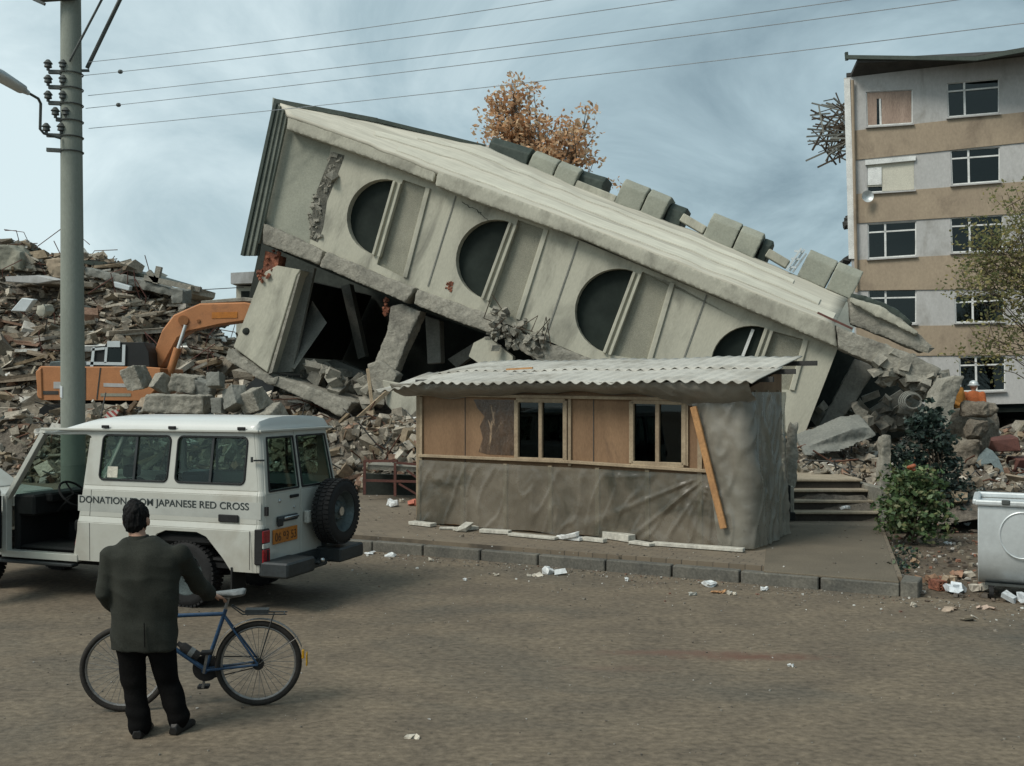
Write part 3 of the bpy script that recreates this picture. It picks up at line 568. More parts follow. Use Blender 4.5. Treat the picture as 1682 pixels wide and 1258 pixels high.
# right-hand end: inner wall, dark panel painted for the void's shade, broken beam and slabs
slab_part('inner_wall', [(1404, 588), (1442, 600), (1400, 668), (1352, 722), (1330, 740), (1336, 716)], .9, .3, 'greyconc')
slab_part('void_shade_panel', [(1330, 560), (1520, 610), (1500, 715), (1310, 745)], 3.2, .3, 'darkwall')
slab_part('broken_beam', [(1372, 533), (1394, 543), (1450, 564), (1508, 586), (1546, 606), (1536, 622), (1508, 627), (1440, 601), (1377, 572)], -.45, .7, 'rawconc', bevel=.05)
slab_part('broken_slab', [(1392, 488), (1440, 502), (1480, 522), (1532, 568), (1514, 580), (1460, 556), (1396, 532)], .7, .35, 'rawconc', bevel=.04)
slab_part('broken_slab', [(1398, 482), (1424, 486), (1476, 508), (1500, 532), (1488, 536), (1430, 508), (1396, 492)], 1.25, .3, 'flash', bevel=.03)
slab_part('broken_slab', [(1396, 486), (1450, 505), (1510, 545), (1506, 552), (1440, 520), (1394, 496)], .55, .2, 'fascia', bevel=.02)
rng = random.Random(77); mb = MB()
for k in range(120):
    t_ = rng.random(); u = lerp(1440, 1550, t_); v = lerp(590, 625, t_) + rng.gauss(8, 12); mb.chunk(B(u, v, rng.uniform(-.4, .8)), (rng.uniform(.1, .5), rng.uniform(.1, .4), rng.uniform(.1, .35)), rng, rotm(rng, .9))
mb.build('hanging_rubble', M['rawconc'], bld)
mb = MB(); mb.beam(B(1340, 520, -.2) + T_ * .1, B(1400, 540, -.3), .05, .05); mb.build('loose_rail', M['rustred'], bld)

rng = random.Random(90)
for a, b in (((760, 333), (786, 348)), ((786, 348), (803, 362))):
    n = 7; pts = [B(lerp(a[0], b[0], i / n) + rng.uniform(-2, 2), lerp(a[1], b[1], i / n) + rng.uniform(-2, 2), -.004) for i in range(n + 1)]
    mb = MB()
    for p, q in zip(pts, pts[1:]): mb.beam(p, q + (q - p) * .06, rng.uniform(.008, .02), .012, up=BN)
    mb.build('crack', M['darkwall'], bld)

# rubble in the end void and slabs fallen inside the ground storey
rng = random.Random(66); mb = MB()
for k in range(70):
    u = rng.uniform(1345, 1510); v = 712 - (u - 1345) * .10 - abs(rng.gauss(0, 20)); mb.chunk(B(u, v, rng.uniform(.6, 2.6)), (rng.uniform(.15, .7), rng.uniform(.15, .5), rng.uniform(.1, .35)), rng, rotm(rng, .7))
mb.build('fallen_masonry', M['rawconc'], bld)
for pts, d0 in (([(520, 600), (548, 590), (640, 628), (632, 640)], 2.6), ([(560, 470), (574, 466), (600, 585), (588, 590)], 3.6), ([(735, 590), (790, 556), (800, 566), (750, 604)], 1.6), ([(1400, 690), (1480, 640), (1492, 652), (1420, 704)], 1.4)): slab_part('fallen_slab', pts, d0, .3, 'greyconc')
# ------------------------------------------------------------------ the apartment block on the right
AA = math.radians(22.8); AN = Vector((math.sin(AA), math.cos(AA), 0)); AC = 46.4
def A(u, v, d=0.0):
    x = (u - CU) / F; Y = (AC + d) / (AN.x * x + AN.y); return Vector((x * Y, Y, CH - (v - HV) / F * Y))
apt = thing('apartment_block', 'five-storey apartment block with tan and white bands behind the bare tree', 'building', A(1540, 740, 3))
def apart(name, pts, d, th, mat, holes=(), parent=None, bevel=0):
    mb = MB(); mb.prism([A(u, v, d) for u, v in pts], AN * th, [[A(u, v, d) for u, v in h] for h in holes]); return mb.build(name, M[mat], parent or apt, bevel=bevel)
WL = [[(1422, 151), (1499, 147), (1499, 203), (1424, 208)], [(1424, 268), (1502, 262), (1502, 312), (1424, 317)], [(1425, 368), (1505, 363), (1505, 420), (1426, 425)], [(1426, 476), (1505, 474), (1505, 531), (1427, 532)]]
WR = [[(1555, 137), (1641, 129), (1641, 186), (1557, 193)], [(1561, 247), (1642, 241), (1642, 298), (1563, 304)], [(1561, 358), (1647, 353), (1647, 412), (1563, 415)], [(1568, 486), (1649, 481), (1649, 528), (1569, 530)], [(1575, 586), (1651, 584), (1651, 641), (1577, 643)]]
base = [(1627, 664), (1790, 660), (1790, 712), (1627, 718)]
apart('wall', [(1386, 128), (1790, 80), (1790, 760), (1412, 760)], 0, .3, 'aptwhite', WL + WR + [base])
for L_, R_, y in (((1398, 215, 263), (1680, 184, 234), 0), ((1400, 319, 367), (1680, 298, 350), 0), ((1403, 427, 477), (1680, 413, 474), 0), ((1406, 536, 585), (1680, 533, 583), 0)):
    ex = lambda a, b: b + (b - a) * 110 / 282
    apart('tan_band', [(L_[0], L_[1]), (1790, ex(L_[1], R_[1])), (1790, ex(L_[2], R_[2])), (L_[0] + 2, L_[2])], -.05, .049, 'aptbrown')
apart('back_wall', [(1388, 130), (1790, 84), (1790, 760), (1412, 760)], 5.5, .3, 'darkwall')  # dark backing: shade of the rooms is put into its colour
mb = MB(); a, b = A(1387, 128, .3), A(1412, 760, .3); mb.prism([a, b, b + AN * 10, a + AN * 10], Vector((.25, -.1, 0))); mb.build('side_wall', M['aptwhite'], apt)
for v in (150, 250, 362, 475, 585):       # floors behind the glass
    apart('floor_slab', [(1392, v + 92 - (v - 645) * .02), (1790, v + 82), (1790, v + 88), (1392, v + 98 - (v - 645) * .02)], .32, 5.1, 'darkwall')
def lerp2(a, b, t): return (lerp(a[0], b[0], t), lerp(a[1], b[1], t))
def window(q, mx=.36, ty=.25, fill=None, bars=True):
    def P(x, y, d): return A(*lerp2(lerp2(q[0], q[1], x), lerp2(q[3], q[2], x), y), d)
    mb = MB(); wd = .09
    for a, b in (((0, 0), (1, 0)), ((1, 0), (1, 1)), ((1, 1), (0, 1)), ((0, 1), (0, 0))): mb.beam(P(*a, .1), P(*b, .1), wd, wd, up=AN)
    if bars:
        mb.beam(P(mx, 0, .1), P(mx, 1, .1), wd * .9, wd * .8, up=AN)
        if ty: mb.beam(P(0, ty, .1), P(1, ty, .1), wd * .7, wd * .8, up=AN)
    o = mb.build('window', M['winframe'], apt)
    mb = MB(); mb.prism([P(.01, .01, .12), P(.99, .01, .12), P(.99, .99, .12), P(.01, .99, .12)], AN * .01); mb.build('pane', M['aptglass'], o)
    if fill:
        mb = MB(); mb.prism([P(.0, 0, .2), P(1, 0, .2), P(1, 1, .2), P(0, 1, .2)], AN * .02); mb.build('curtain', M[fill], o)
    mb = MB(); mb.beam(P(-.03, 1.03, -.06), P(1.03, 1.03, -.06), .22, .06); mb.build('sill', M['aptwhite'], o)
    return o
for i, q in enumerate(WL):
    if i == 0:
        o = window(q, .3, 0, None); mb = MB(); mb.prism([A(1424, 152, .06), A(1497, 149, .06), A(1497, 201, .06), A(1448, 204, .06), A(1448, 162, .06), A(1440, 162, .06), A(1440, 205, .06), A(1425, 206, .06)], AN * .02); mb.build('curtain', M['curtain'], o)
    elif i == 1:
        o = window(q, .3, 0, None, False); mb = MB(); mb.prism([A(1425, 270, .03), A(1501, 264, .03), A(1501, 311, .03), A(1449, 314, .03), A(1449, 306, .03), A(1425, 307, .03)], AN * .02); mb.build('roller_blind', M['blind'], o)
        mb = MB(); mb.prism([A(1421, 263, -.12), A(1504, 256, -.12), A(1504, 263, -.12), A(1421, 271, -.12)], AN * .2); mb.build('blind_box', M['winframe'], o)
        mb = MB(); mb.prism([A(1425, 276, -.02), A(1448, 274, -.02), A(1448, 303, -.02), A(1425, 304, -.02)], AN * .03); mb.build('vent_panel', M['winframe'], o)
    else: window(q, .36, .25)
for i, q in enumerate(WR): window(q, .36 if i else .33, .25)
mb = MB(); mb.tube([A(1423, 325, -.1) + Vector((0, -.02 * k, 0)) for k in range(3)], .03, 6); c = A(1424, 323, -.35)
mb.grid(lambda a, b: c + Vector((.26 * b * math.cos(a * 6.2832), .16 - .16 * b * b - .1, .26 * b * math.sin(a * 6.2832))), 20, 6); mb.build('satellite_dish', M['galv'], apt, smooth=True)
mb = MB(); mb.prism([A(1386, 130, -.08), A(1396, 129, -.08), A(1405, 425, -.08), A(1394, 425, -.08)], AN * .2); mb.build('corner_strip', M['winframe'], apt)
mb = MB(); mb.tube([A(1400, 132, -.18), A(1407, 480, -.18)], .07, 8); mb.build('drain_pipe', M['aptbrown'], apt)
# eave: dark soffit and a light gutter lip
mb = MB(); mb.hull([A(1396, 129, .1), A(1790, 82, .1), A(1790, 66, -2.2), A(1600, 98, -1.4), A(1408, 103, -1.0)], [p + Vector((0, 0, .16)) for p in [A(1396, 129, .1), A(1790, 82, .1), A(1790, 66, -2.2), A(1600, 98, -1.4), A(1408, 103, -1.0)]]); mb.build('roof_eave', M['soffit'], apt)
mb = MB(); mb.beam(A(1389, 94, -1.05), A(1604, 97, -1.5), .14, .16); mb.beam(A(1604, 97, -1.5), A(1790, 63, -2.3), .14, .16); mb.beam(A(1391, 99, -1.05), A(1390, 86, -1.05), .12, .12); mb.build('gutter', M['flash'], apt)
mb = MB(); mb.prism([A(1390, 126, 0), A(1790, 78, 0), A(1790, 74, 0), A(1390, 120, 0)], AN * 10); mb.build('roof', M['soffit'], apt)
rng = random.Random(8)
for k in range(84):        # torn roof timbers sticking out of the broken end
    v = rng.choice([rng.uniform(165, 262), rng.uniform(180, 250)]); d = rng.uniform(.2, 4); p0 = A(1386, v, d); L_ = rng.uniform(.7, 2.3) * (1 - abs(v - 215) / 110)
    a = rng.gauss(-.1, .75); p1 = p0 + Vector((-math.cos(a) * L_, rng.uniform(-.6, .3), math.sin(a) * L_)); mb = MB(); q0 = p0 + Vector((.5, 0, 0))
    if k % 3:
        c_ = p0 + Vector((-1.5 * rng.random() ** 1.8 * (1 - abs(v - 215) / 90), rng.uniform(-.5, .5), rng.gauss(0, .15))); a = rng.gauss(.2, .8); h_ = rng.uniform(.3, .85); dv = Vector((math.cos(a) * h_, rng.uniform(-.2, .2), math.sin(a) * h_)); q0, p1 = c_ - dv, c_ + dv
    mb.beam(q0, p1, rng.uniform(.03, .075), rng.uniform(.03, .08)); mb.build('broken_timber', M['bark' if rng.random() < .55 else 'greyconc'], apt)
for v, L_ in ((358, .35), (425, 1.0)):
    mb = MB(); rr = random.Random(v)
    for k in range(14): mb.chunk(A(1395 - k * L_ * 1.1, v + k * .9, .1 + rr.random()), (.4, .35, .22), rr, rotm(rr, .6))
    mb.build('wall_fragment', M['soffit'], apt)
# distant pale building just visible behind the collapsed one
dh = thing('distant_house', 'pale flat-roofed house far behind the excavator arm', 'house', at(470, 640, 60))
mb = MB(); p = [at(388, 470, 60), at(560, 470, 60), at(560, 700, 60), at(388, 700, 60)]; mb.prism(p, (0, 7, 0)); mb.build('wall', M['paint'], dh)
mb = MB(); p = [at(379, 448, 59.3), at(570, 438, 59.3), at(570, 460, 59.3), at(379, 466, 59.3)]; mb.prism(p, (0, 8, 0)); mb.build('roof', M['aptwhite'], dh)
mb = MB(); p = [at(396, 478, 59.97), at(410, 478, 59.97), at(410, 500, 59.97), at(396, 500, 59.97)]; mb.prism(p, (0, .02, 0)); mb.build('window', M['darkwall'], dh)
# ------------------------------------------------------------------ the makeshift hut on the pavement
H0 = Vector((-1.62, 17.6, PZ)); H1 = Vector((3.42, 14.7, PZ)); HE = (H1 - H0).normalized(); HN = Vector((-HE.y, HE.x, 0)); HL = (H1 - H0).length; HD = 2.1
def H(s, d, z): return H0 + HE * s + HN * d + Vector((0, 0, z))
def hs(u, v, d=0.0):
    """(s, z) on the front wall (or d behind it) from a pixel."""
    q = (u - CU) / F; O = H0 + HN * d; s = (q * O.y - O.x) / (HE.x - q * HE.y); Y = O.y + HE.y * s; return s, CH - (v - HV) / F * Y - PZ
def hp_(u, v, d=0.0): s, z = hs(u, v, d); return H(s, d, z)
hut = thing('makeshift_hut', 'low plywood hut wrapped in plastic sheeting with a corrugated roof on the pavement', 'hut', H(HL / 2, HD / 2, 0), M=Matrix.Translation(H(HL / 2, HD / 2, 0)))
def hprism(name, pts, d, th, mat, **k):
    mb = MB(); mb.prism([hp_(u, v, d) for u, v in pts], HN * th); return mb.build(name, M[mat], hut, **k)
W1 = [(849, 657), (929, 658), (929, 757), (849, 754)]; W2 = [(1038, 659), (1124, 661), (1124, 764), (1038, 761)]
mb = MB(); wz = 2.34
fw = [H(0, 0, .02), H(HL, 0, .02), H(HL, 0, wz), H(0, 0, wz)]
def inner(q, k=.0): return [hp_(u, v) for u, v in q]
mb.prism(fw, HN * .03, [inner(W1), inner(W2)]); mb.build('plywood_wall', M['ply'], hut)
for (a, b, c, d_) in ((H(0, .03, 0), H(0, HD, 0), H(0, HD, 2.7), H(0, .03, wz)), (H(HL, .03, 0), H(HL, HD, 0), H(HL, HD, 2.68), H(HL, .03, wz))):
    mb = MB(); mb.prism([a, b, c, d_], HE * (.03 if a == H(0, .03, 0) else -.03)); mb.build('end_wall', M['ply'], hut)
mb = MB(); mb.prism([H(0, HD, 0), H(HL, HD, 0), H(HL, HD, 2.7), H(0, HD, 2.7)], HN * .03); mb.build('rear_wall', M['ply'], hut)
for s_ in (.9, 1.75, 2.6, 3.45, 4.3, 5.15, 5.75):
    mb = MB(); mb.beam(H(s_, -.018, .04), H(s_, -.018, hs(690, 752)[1] - .04 if s_ < 4.6 else 2.2), .07, .035, up=HN); mb.build('stud', M['wood'], hut)
for d_ in (.55, 1.2, 1.85): mb = MB(); mb.beam(H(HL + .02, d_, .04), H(HL + .02, d_, 2.35), .07, .035, up=HE); mb.build('stud', M['wood'], hut)
# vertical seams, battens, corner post
mb = MB()
for u in (692, 936, 1128): mb = MB(); mb.beam(hp_(u, 652, -.025), hp_(u, 765, -.025), .05, .035, up=HN); mb.build('batten', M['wood'], hut)
for u in (764, 975):
    mb = MB(); mb.beam(hp_(u, 652, -.004), hp_(u, 760, -.004), .012, .01, up=HN); mb.build('board_seam', M['soffit'], hut)
mb = MB(); mb.beam(hp_(689, 748, -.04), hp_(930, 758, -.04), .09, .05, up=(0, 0, 1)); mb.beam(hp_(930, 758, -.045), hp_(1170, 774, -.04), .09, .05, up=(0, 0, 1)); mb.build('sill_rail', M['wood'], hut, bevel=.006)
mb = MB(); mb.beam(hp_(686, 648, -.05), hp_(1150, 656, -.05), .06, .05); mb.build('head_rail', M['wood'], hut, bevel=.006)
mb = MB(); mb.beam(H(-.03, -.02, 0), H(-.03, -.02, 2.35), .07, .07); mb.build('corner_post', M['wood'], hut, bevel=.006)
for q in (W1, W2):
    mb = MB(); P = [hp_(u, v, -.02) for u, v in q]
    for i in range(4): mb.beam(P[i], P[(i + 1) % 4], .075, .07, up=HN)
    mid = [(P[0] + P[1]) / 2, (P[3] + P[2]) / 2]; mb.beam(mid[0], mid[1], .065, .06, up=HN)
    o = mb.build('window', M['wood'], hut, bevel=.006)
    for k in (0, 1):
        a, b = (P[0], mid[0]) if k == 0 else (mid[0], P[1]); c, d_ = (mid[1], P[3]) if k == 0 else (P[2], mid[1])
        mb = MB(); mb.prism([a, b, c, d_], HN * .006); pn = mb.build('pane', M['dkglass'], o); pn.location = HN * .02
mb = MB(); mb.prism([H(.05, 1.2, .05), H(HL - .05, 1.2, .05), H(HL - .05, 1.2, 2.3), H(.05, 1.2, 2.3)], HN * .02); mb.build('dark_backing', M['interior'], hut)  # near-black sheet added so the windows look into darkness
# plastic sheeting: lower skirt, right-hand wrap, side, eave valance
def crease(x, y, seed):
    p = Vector((x, y, seed)); a = noise.noise(p * .9); b = noise.noise(Vector((x * 1.5 + y * .5, y * .45 - x * .2, seed + 5))); c = noise.noise(Vector((x * 3.4 - y * 1.1, y * .9 + x * .6, seed + 9)))
    return .024 * a + .040 * max(0, 1 - abs(b) * 6.5) * (.5 + noise.noise(p * .7 + Vector((9, 0, 0)))) + .022 * max(0, 1 - abs(c) * 7) + .006 * noise.noise(p * 7)
SKT = lambda s_: lerp(hs(690, 752)[1], hs(1170, 776)[1], min(1, s_ / 4.9)) - .03
def sk(a, b):
    s_ = a * (HL + .05); zt = SKT(s_); z = lerp(zt, .03 + .03 * noise.noise(Vector((s_ * 2, 0, 4))), b)
    fan = 0
    for cx, cz, wdt, n_, am in ((5.35, 1.12, 2.2, 23, .06), (.9, 1.15, .45, 9, .010), (.12, 1.5, .35, 30, .016), (2.5, 1.2, .6, 11, .012)):      # folds fanning out from where the sheet is nailed
        dx, dz = s_ - cx, (z - cz); rr = math.hypot(dx, dz) + .05; ang = math.atan2(dz, dx); fan += am * max(0, math.cos(ang * n_ + 2.6 * noise.noise(Vector((ang * 2.3, cx, 0))))) ** 4 * (.6 + .8 * noise.noise(Vector((ang * 3, rr * 2, cx)))) * math.exp(-(dx / wdt) ** 2) * sm(0, .25, b) * sm(.02, .3, rr)
    return H(s_, -.045 - .05 * b - crease(s_, z, 1) * sm(0, .1, b) - fan, z)
mb = MB(); mb.grid(sk, 230, 60); o = mb.build('plastic_skirt', M['tarp'], hut, smooth=True, angle=180)
# the wrap at the right: from a slanting edge by the brace, round the corner and along the end wall, in one sheet
LF = HL + .06; LT_ = LF + HD - .25
def wrap(a, b):
    z = lerp(2.32, .03, b); zz = 1 - b; sl = lerp(hs(1134, 665)[0], hs(1172, 800)[0], min(1, b / .62)) if b < .62 else lerp(hs(1172, 800)[0], HL - .35, (b - .62) / .38)
    t = lerp(sl, LT_, a); out_ = .05 + .07 * b + .05 * sm(.0, .1, a) + crease(t * 1.1, z * 1.1, 4) * 1.25 + .03 * max(0, math.cos(t * 8 + z * 2.5 + 3 * noise.noise(Vector((t, z, 3))))) ** 3 + .012 * max(0, noise.noise(Vector((t * 4, z * 4, 21)))) 
    e_ = .12; q = t - LF
    if q < -e_: return H(t, -out_, z)
    if q > e_: return H(HL + out_ + .03, q - .05, z)
    k = (q + e_) / (2 * e_) * math.pi / 2; return H(LF - e_ + (e_ - .03 + out_) * math.sin(k) , -.05 + .12 - (.07 + out_) * math.cos(k) - .07 * math.sin(k) * 0, z) if False else H(lerp(LF - e_, HL + out_ + .03, math.sin(k)), lerp(-out_, e_ - .05, 1 - math.cos(k)), z)
mb = MB(); mb.grid(wrap, 110, 80); mb.build('plastic_wrap', M['tarp2'], hut, smooth=True, angle=180)
# torn remnant of dark plastic on the left boards
rng = random.Random(15); pts = []
for u, v in ((778, 656), (846, 657), (846, 748), (800, 746), (786, 742), (793, 720), (788, 700), (796, 684), (784, 670)): pts.append(hp_(u, v, -.006))
mb = MB(); mb.prism(pts, HN * .003); M['filmglint'] = pm('film_with_glints', (.10, .062, .038), (.06, .04, .026), scale=4, rough=.3, bump=.6, bscale=9, fine=.2, spec=.5, stain=(.27, .19, .12), stain_scale=3.2, stain_at=(.60, .64), stretch=(1.6, 1.6, .6), bdist=.03); mb.build('torn_plastic', M['filmglint'], hut)  # sharp pale flecks paint highlights onto the dark film
def val(a, b):
    s_ = lerp(-.35, HL + .20, a); zt = 2.47; drop = .20 + .05 * math.sin(a * 9) + .16 * sm(.72, .9, a) * (1 - .6 * sm(.93, 1, a)); d = lerp(-.42, -.03, sm(0, 1, b)); z = zt - drop * b - .05 * math.sin(b * 3.14)
    sag = crease(s_ * 1.2, b * 1.2, 12) * .9
    return H(s_, d - sag, z - .02 * math.cos(a * 40) * b)
mb = MB(); mb.grid(val, 180, 16); mb.build('eave_sheet', M['eave'], hut, smooth=True, angle=180)
# corrugated roof: two overlapping rows of sheets
def roofz(s_, d): return 2.49 + .148 * (d + .42) - .12 * sm(.6, -.55, s_) * sm(1.6, -.4, d) + .012 * math.sin(s_ * 3)
def rf(d0, d1, lift, s0_, s1_):
    def f(a, b):
        s_ = lerp(s0_, s1_, a); d = lerp(d0, d1, b) + .03 * noise.noise(Vector((math.floor(s_ / .9) * 3.3, d0, 1))) * (b < .01); return H(s_, d, roofz(s_, d) + (.007 + .016 * max(0, 1 - 5 * b)) * math.cos(2 * math.pi * s_ / .2) + lift + .006 * noise.noise(Vector((math.floor(s_ / .9), 2, d0))))
    return f
for d0, d1, lift, a, b in ((-.5, 1.15, 0, -.62, HL + .28), (.9, 2.5, .016, -.30, HL + .25)):
    mb = MB(); mb.grid(rf(d0, d1, lift, a, b), 430, 6); o = mb.build('corrugated_sheet', M['corr'], hut, smooth=True, angle=180); so = o.modifiers.new('thickness', 'SOLIDIFY'); so.thickness = .014
for d, e in ((.3, .36), (1.2, .46), (2.25, .55)):
    mb = MB(); mb.beam(H(-.3, d, roofz(1, d) - .09), H(HL + e, d, roofz(1, d) - .09), .06, .08); mb.build('purlin', M['soffit'], hut)
mb = MB(); mb.beam(hp_(1139, 668, -.2), hp_(1189, 868, -.22), .10, .06, up=HN); mb.build('brace', M['freshwood'], hut, bevel=.008)
mb = MB(); p = H(hs(832, 612, .6)[0], .6, roofz(2, .6) + .08); mb.beam(p, p + HE * .52 + Vector((0, 0, .02)), .04, .03); solo(mb, 'stick', M['freshwood'], 'short brown stick lying on the corrugated hut roof', 'stick')
# pale boards weighting the foot of the sheeting
bs = [(676, 858, 712, 862, 'short chipped pale board at the left foot of the hut'), (722, 866, 746, 866, 'small pale board just under the left end of the skirt'), (747, 869, 783, 866, 'curled pale board in front of the hut skirt'), (790, 871, 838, 874, 'thin pale batten lying below the dark stain of the skirt'), (838, 876, 915, 883, 'long pale board below the first hut window'),
      (918, 881, 956, 885, 'white crumpled sheet against the middle of the hut skirt'), (958, 884, 994, 888, 'narrow pale board between the crumpled sheet and the grey block'), (994, 880, 1038, 887, 'thick grey block pressed against the hut skirt'), (1038, 889, 1072, 894, 'knobbly pale board right of the grey block'), (1072, 892, 1222, 903, 'longest pale batten reaching the right corner of the hut')]
rng = random.Random(2)
for i, (u0, v0, u1, v1, lb) in enumerate(bs):
    mb = MB(); a, b = gp(u0, v0 + 2, PZ + .02), gp(u1, v1 + 2, PZ + .02); h_ = .11 if i == 7 else rng.uniform(.035, .06)
    n_ = 7; th = h_
    for k in range(1):
        mb.beam(a + Vector((0, 0, h_ / 2 - .01)), b + Vector((0, 0, h_ / 2 - .01)), rng.uniform(.1, .17), h_)
    if i in (2, 5): mb.chunk((a + b) / 2 + Vector((0, -.08, .06)), (.35, .2, .09), rng, rotm(rng, .15))
    mb.col = (.55, .53, .46) if i != 5 else (.75, .76, .74); mb.c = [mb.col] * len(mb.f)
    solo(mb, 'board', M['paper'], lb, 'board', 'boards weighting the foot of the sheeting', bevel=.006)
# ------------------------------------------------------------------ the white four-wheel-drive wagon
VO = Vector((-2.50, 11.89, 0)); VF = Vector((-.9397, .342, 0)); VL = Vector((-.342, -.9397, 0))
VM = Matrix(((VF.x, VL.x, 0, VO.x), (VF.y, VL.y, 0, VO.y), (0, 0, 1, 0), (0, 0, 0, 1)))
van = thing('parked_wagon', 'white four-wheel-drive wagon with its front door open and a spare wheel on the back', 'van', M=VM)
def vb(mb, name, mat, parent=None, **k):
    o = mb.build(name, M[mat], parent or van, local=True, **k); return o
ZB = [(.46, .835), (.93, .862), (1.00, .836), (1.32, .83), (1.37, .808), (2.04, .742)]
def yz(z):
    for (a, ya), (b, yb_) in zip(ZB, ZB[1:]):
        if z <= b: return lerp(ya, yb_, (z - a) / (b - a))
    return ZB[-1][1]
def xr(z): return .10 * max(0, (z - 1.33) / .7)
def P3(x, z, sd, o=0.0): return Vector((x, sd * (yz(z) + o), z))
def rrect(x0, x1, z0, z1, r=.06, lean=0.0, n=4):
    pts = []
    for cx, cz, a0 in ((x1 - r, z1 - r, 0), (x0 + r, z1 - r, 90), (x0 + r, z0 + r, 180), (x1 - r, z0 + r, 270)):
        for i in range(n + 1):
            a = math.radians(a0 + 90 * i / n); px, pz = cx + r * math.cos(a), cz + r * math.sin(a); pts.append((px - lean * (pz - z0), pz))
    return pts
WINS = [rrect(.262, 1.21, 1.445, 1.972, lean=.03), rrect(1.325, 2.31, 1.445, 1.972, lean=.05)]
def side(sd):
    mb = MB(); th = Vector((0, -sd * .03, 0)); op = sd > 0
    xe = (lambda z: 2.64 - .19 * max(0, (z - .53) / 1.42)) if op else (lambda z: 3.76 if z < 1.33 else 3.76 - .57 * (z - 1.33) / .62)
    def pol(pts, holes=()): mb.prism([P3(x, z, sd) for x, z in pts], th, [[P3(x, z, sd) for x, z in h] for h in holes])
    c = .07
    arch = [(1.70, .46), (1.60, .62), (1.42, .84), (1.30, .885), (.86, .885), (.74, .84), (.52, .60), (.42, .46)]
    low = [(xe(.46), .46)] + arch + [(c, .46), (c, .93), (xe(.93), .93)]
    pol(low); pol([(c, .93), (xe(.93), .93), (xe(1.0), 1.0), (c, 1.0)]); pol([(c, 1.0), (xe(1.0), 1.0), (xe(1.32), 1.32), (c, 1.32)]); pol([(c, 1.32), (xe(1.32), 1.32), (xe(1.37), 1.37), (c, 1.37)])
    if op: top = [(c, 1.37), (xe(1.37), 1.37), (xe(1.9), 1.90), (xe(1.9) + .03, 1.955), (xe(1.9) + .1, 1.975), (3.19, 1.965), (3.31, 1.985), (3.27, 2.04), (xr(2.04) + c, 2.04)]
    else: top = [(c, 1.37), (xe(1.37), 1.37), (xe(1.95), 1.95), (3.26, 2.04), (xr(2.04) + c, 2.04)]
    dw = [(2.56, 1.42), (3.60, 1.42), (3.22, 1.93), (2.54, 1.95)]
    pol(top, WINS + ([] if op else [dw]))
    # front wing
    pol([(3.79, .95), (3.79, .60), (3.80, .46), (3.95, .46), (4.03, .70), (4.15, .88), (4.5, .88), (4.7, .60), (4.75, .46), (5.1, .46), (5.1, .93)])
    pol([(3.79, .93), (5.1, .93), (5.1, .99), (3.79, 1.0)])
    # rounded rear corner
    rings = []
    for z in [z for z, _ in ZB]:
        y = yz(z); rings.append([Vector((xr(z) + c - c * math.sin(t), sd * (y - c + c * math.cos(t)), z)) for t in [math.pi / 2 * i / 5 for i in range(6)]] + [Vector((xr(z) + .04, sd * (y - c), z)), Vector((xr(z) + c, sd * (y - .03), z))])
    mb.loft(rings)
    if op:      # sill, pillar returns round the open doorway
        mb.beam((2.6, .80, .485), (3.79, .80, .485), .10, .085); mb.beam((3.74, .81, .5), (3.74, .81, 1.2), .07, .09, up=(0, 1, 0)); mb.beam((3.74, .80, 1.16), (3.22, .735, 1.98), .065, .08, up=(0, 1, 0))
        mb.beam((xe(.53) + .02, .77, .52), (xe(1.93) + .02, .70, 1.93), .05, .1, up=(0, 1, 0))
    else: mb.beam((3.74, -.80, 1.16), (3.22, -.735, 1.98), .065, .08, up=(0, 1, 0))
    return mb
body = MB()
for sd in (1, -1):
    q = side(sd); body.add(q.v, q.f)
body.box((4.45, 0, 1.02), (1.34, 1.5, .06)); body.box((5.11, 0, .78), (.06, 1.6, .42)); body.box((3.76, 0, 1.12), (.16, 1.5, .12))
B_ = vb(body, 'body', 'white', bevel=.006)
mb = MB()
for sd in (1,):
    for x in (1.98,):
        for za, zb in zip([.95, 1.02, 1.33], [.995, 1.3, 1.36]): pass
mb.beam((.145, .868, .50), (.145, .868, .93), .004, .006, up=(0, 1, 0))
for za, zb in ((.47, .925), (1.005, 1.318)): mb.beam(P3(2.42, za, 1, .0005), P3(2.40, zb, 1, .0005), .005, .004, up=(0, 1, 0))
vb(mb, 'panel_gap', 'seal', B_)
# rear doors
def rear(y0, y1, name, win):
    mb = MB(); d = Vector((.035, 0, 0))
    def R(y, z, o=0): return Vector((xr(z) - .004 + o, y, z))
    mb.prism([R(y0, .54), R(y1, .54), R(y1, 1.33), R(y0, 1.33)], d)
    k0 = .04 if y0 > .5 or y0 < -.5 else 0; f = lambda y: y - (math.copysign(.085, y) if abs(y) > .5 else 0)
    mb.prism([R(y0, 1.33), R(y1, 1.33), R(f(y1), 2.04), R(f(y0), 2.04)], d, [[R(y, z) for y, z in win]])
    o = vb(mb, name, 'white', bevel=.006); return o, R
dl, R = rear(.775, .055, 'rear_door', [(.69, 1.375), (.10, 1.375), (.10, 1.955), (.625, 1.955)])
dr, _ = rear(.045, -.775, 'rear_door', [(.01, 1.375), (-.69, 1.375), (-.625, 1.955), (.01, 1.955)])
for w_, par in (([(.70, 1.365), (.095, 1.365), (.095, 1.965), (.63, 1.965)], dl), ([(.015, 1.365), (-.70, 1.365), (-.63, 1.965), (.015, 1.965)], dr)):
    mb = MB(); P = [R(y, z, -.006) for y, z in w_]
    for i in range(4): mb.beam(P[i], P[(i + 1) % 4], .022, .012, up=(1, 0, 0))
    vb(mb, 'window_seal', 'seal', par); mb = MB(); mb.prism([R(y, z, .012) for y, z in w_], (.004, 0, 0)); vb(mb, 'window', 'carglass', par)
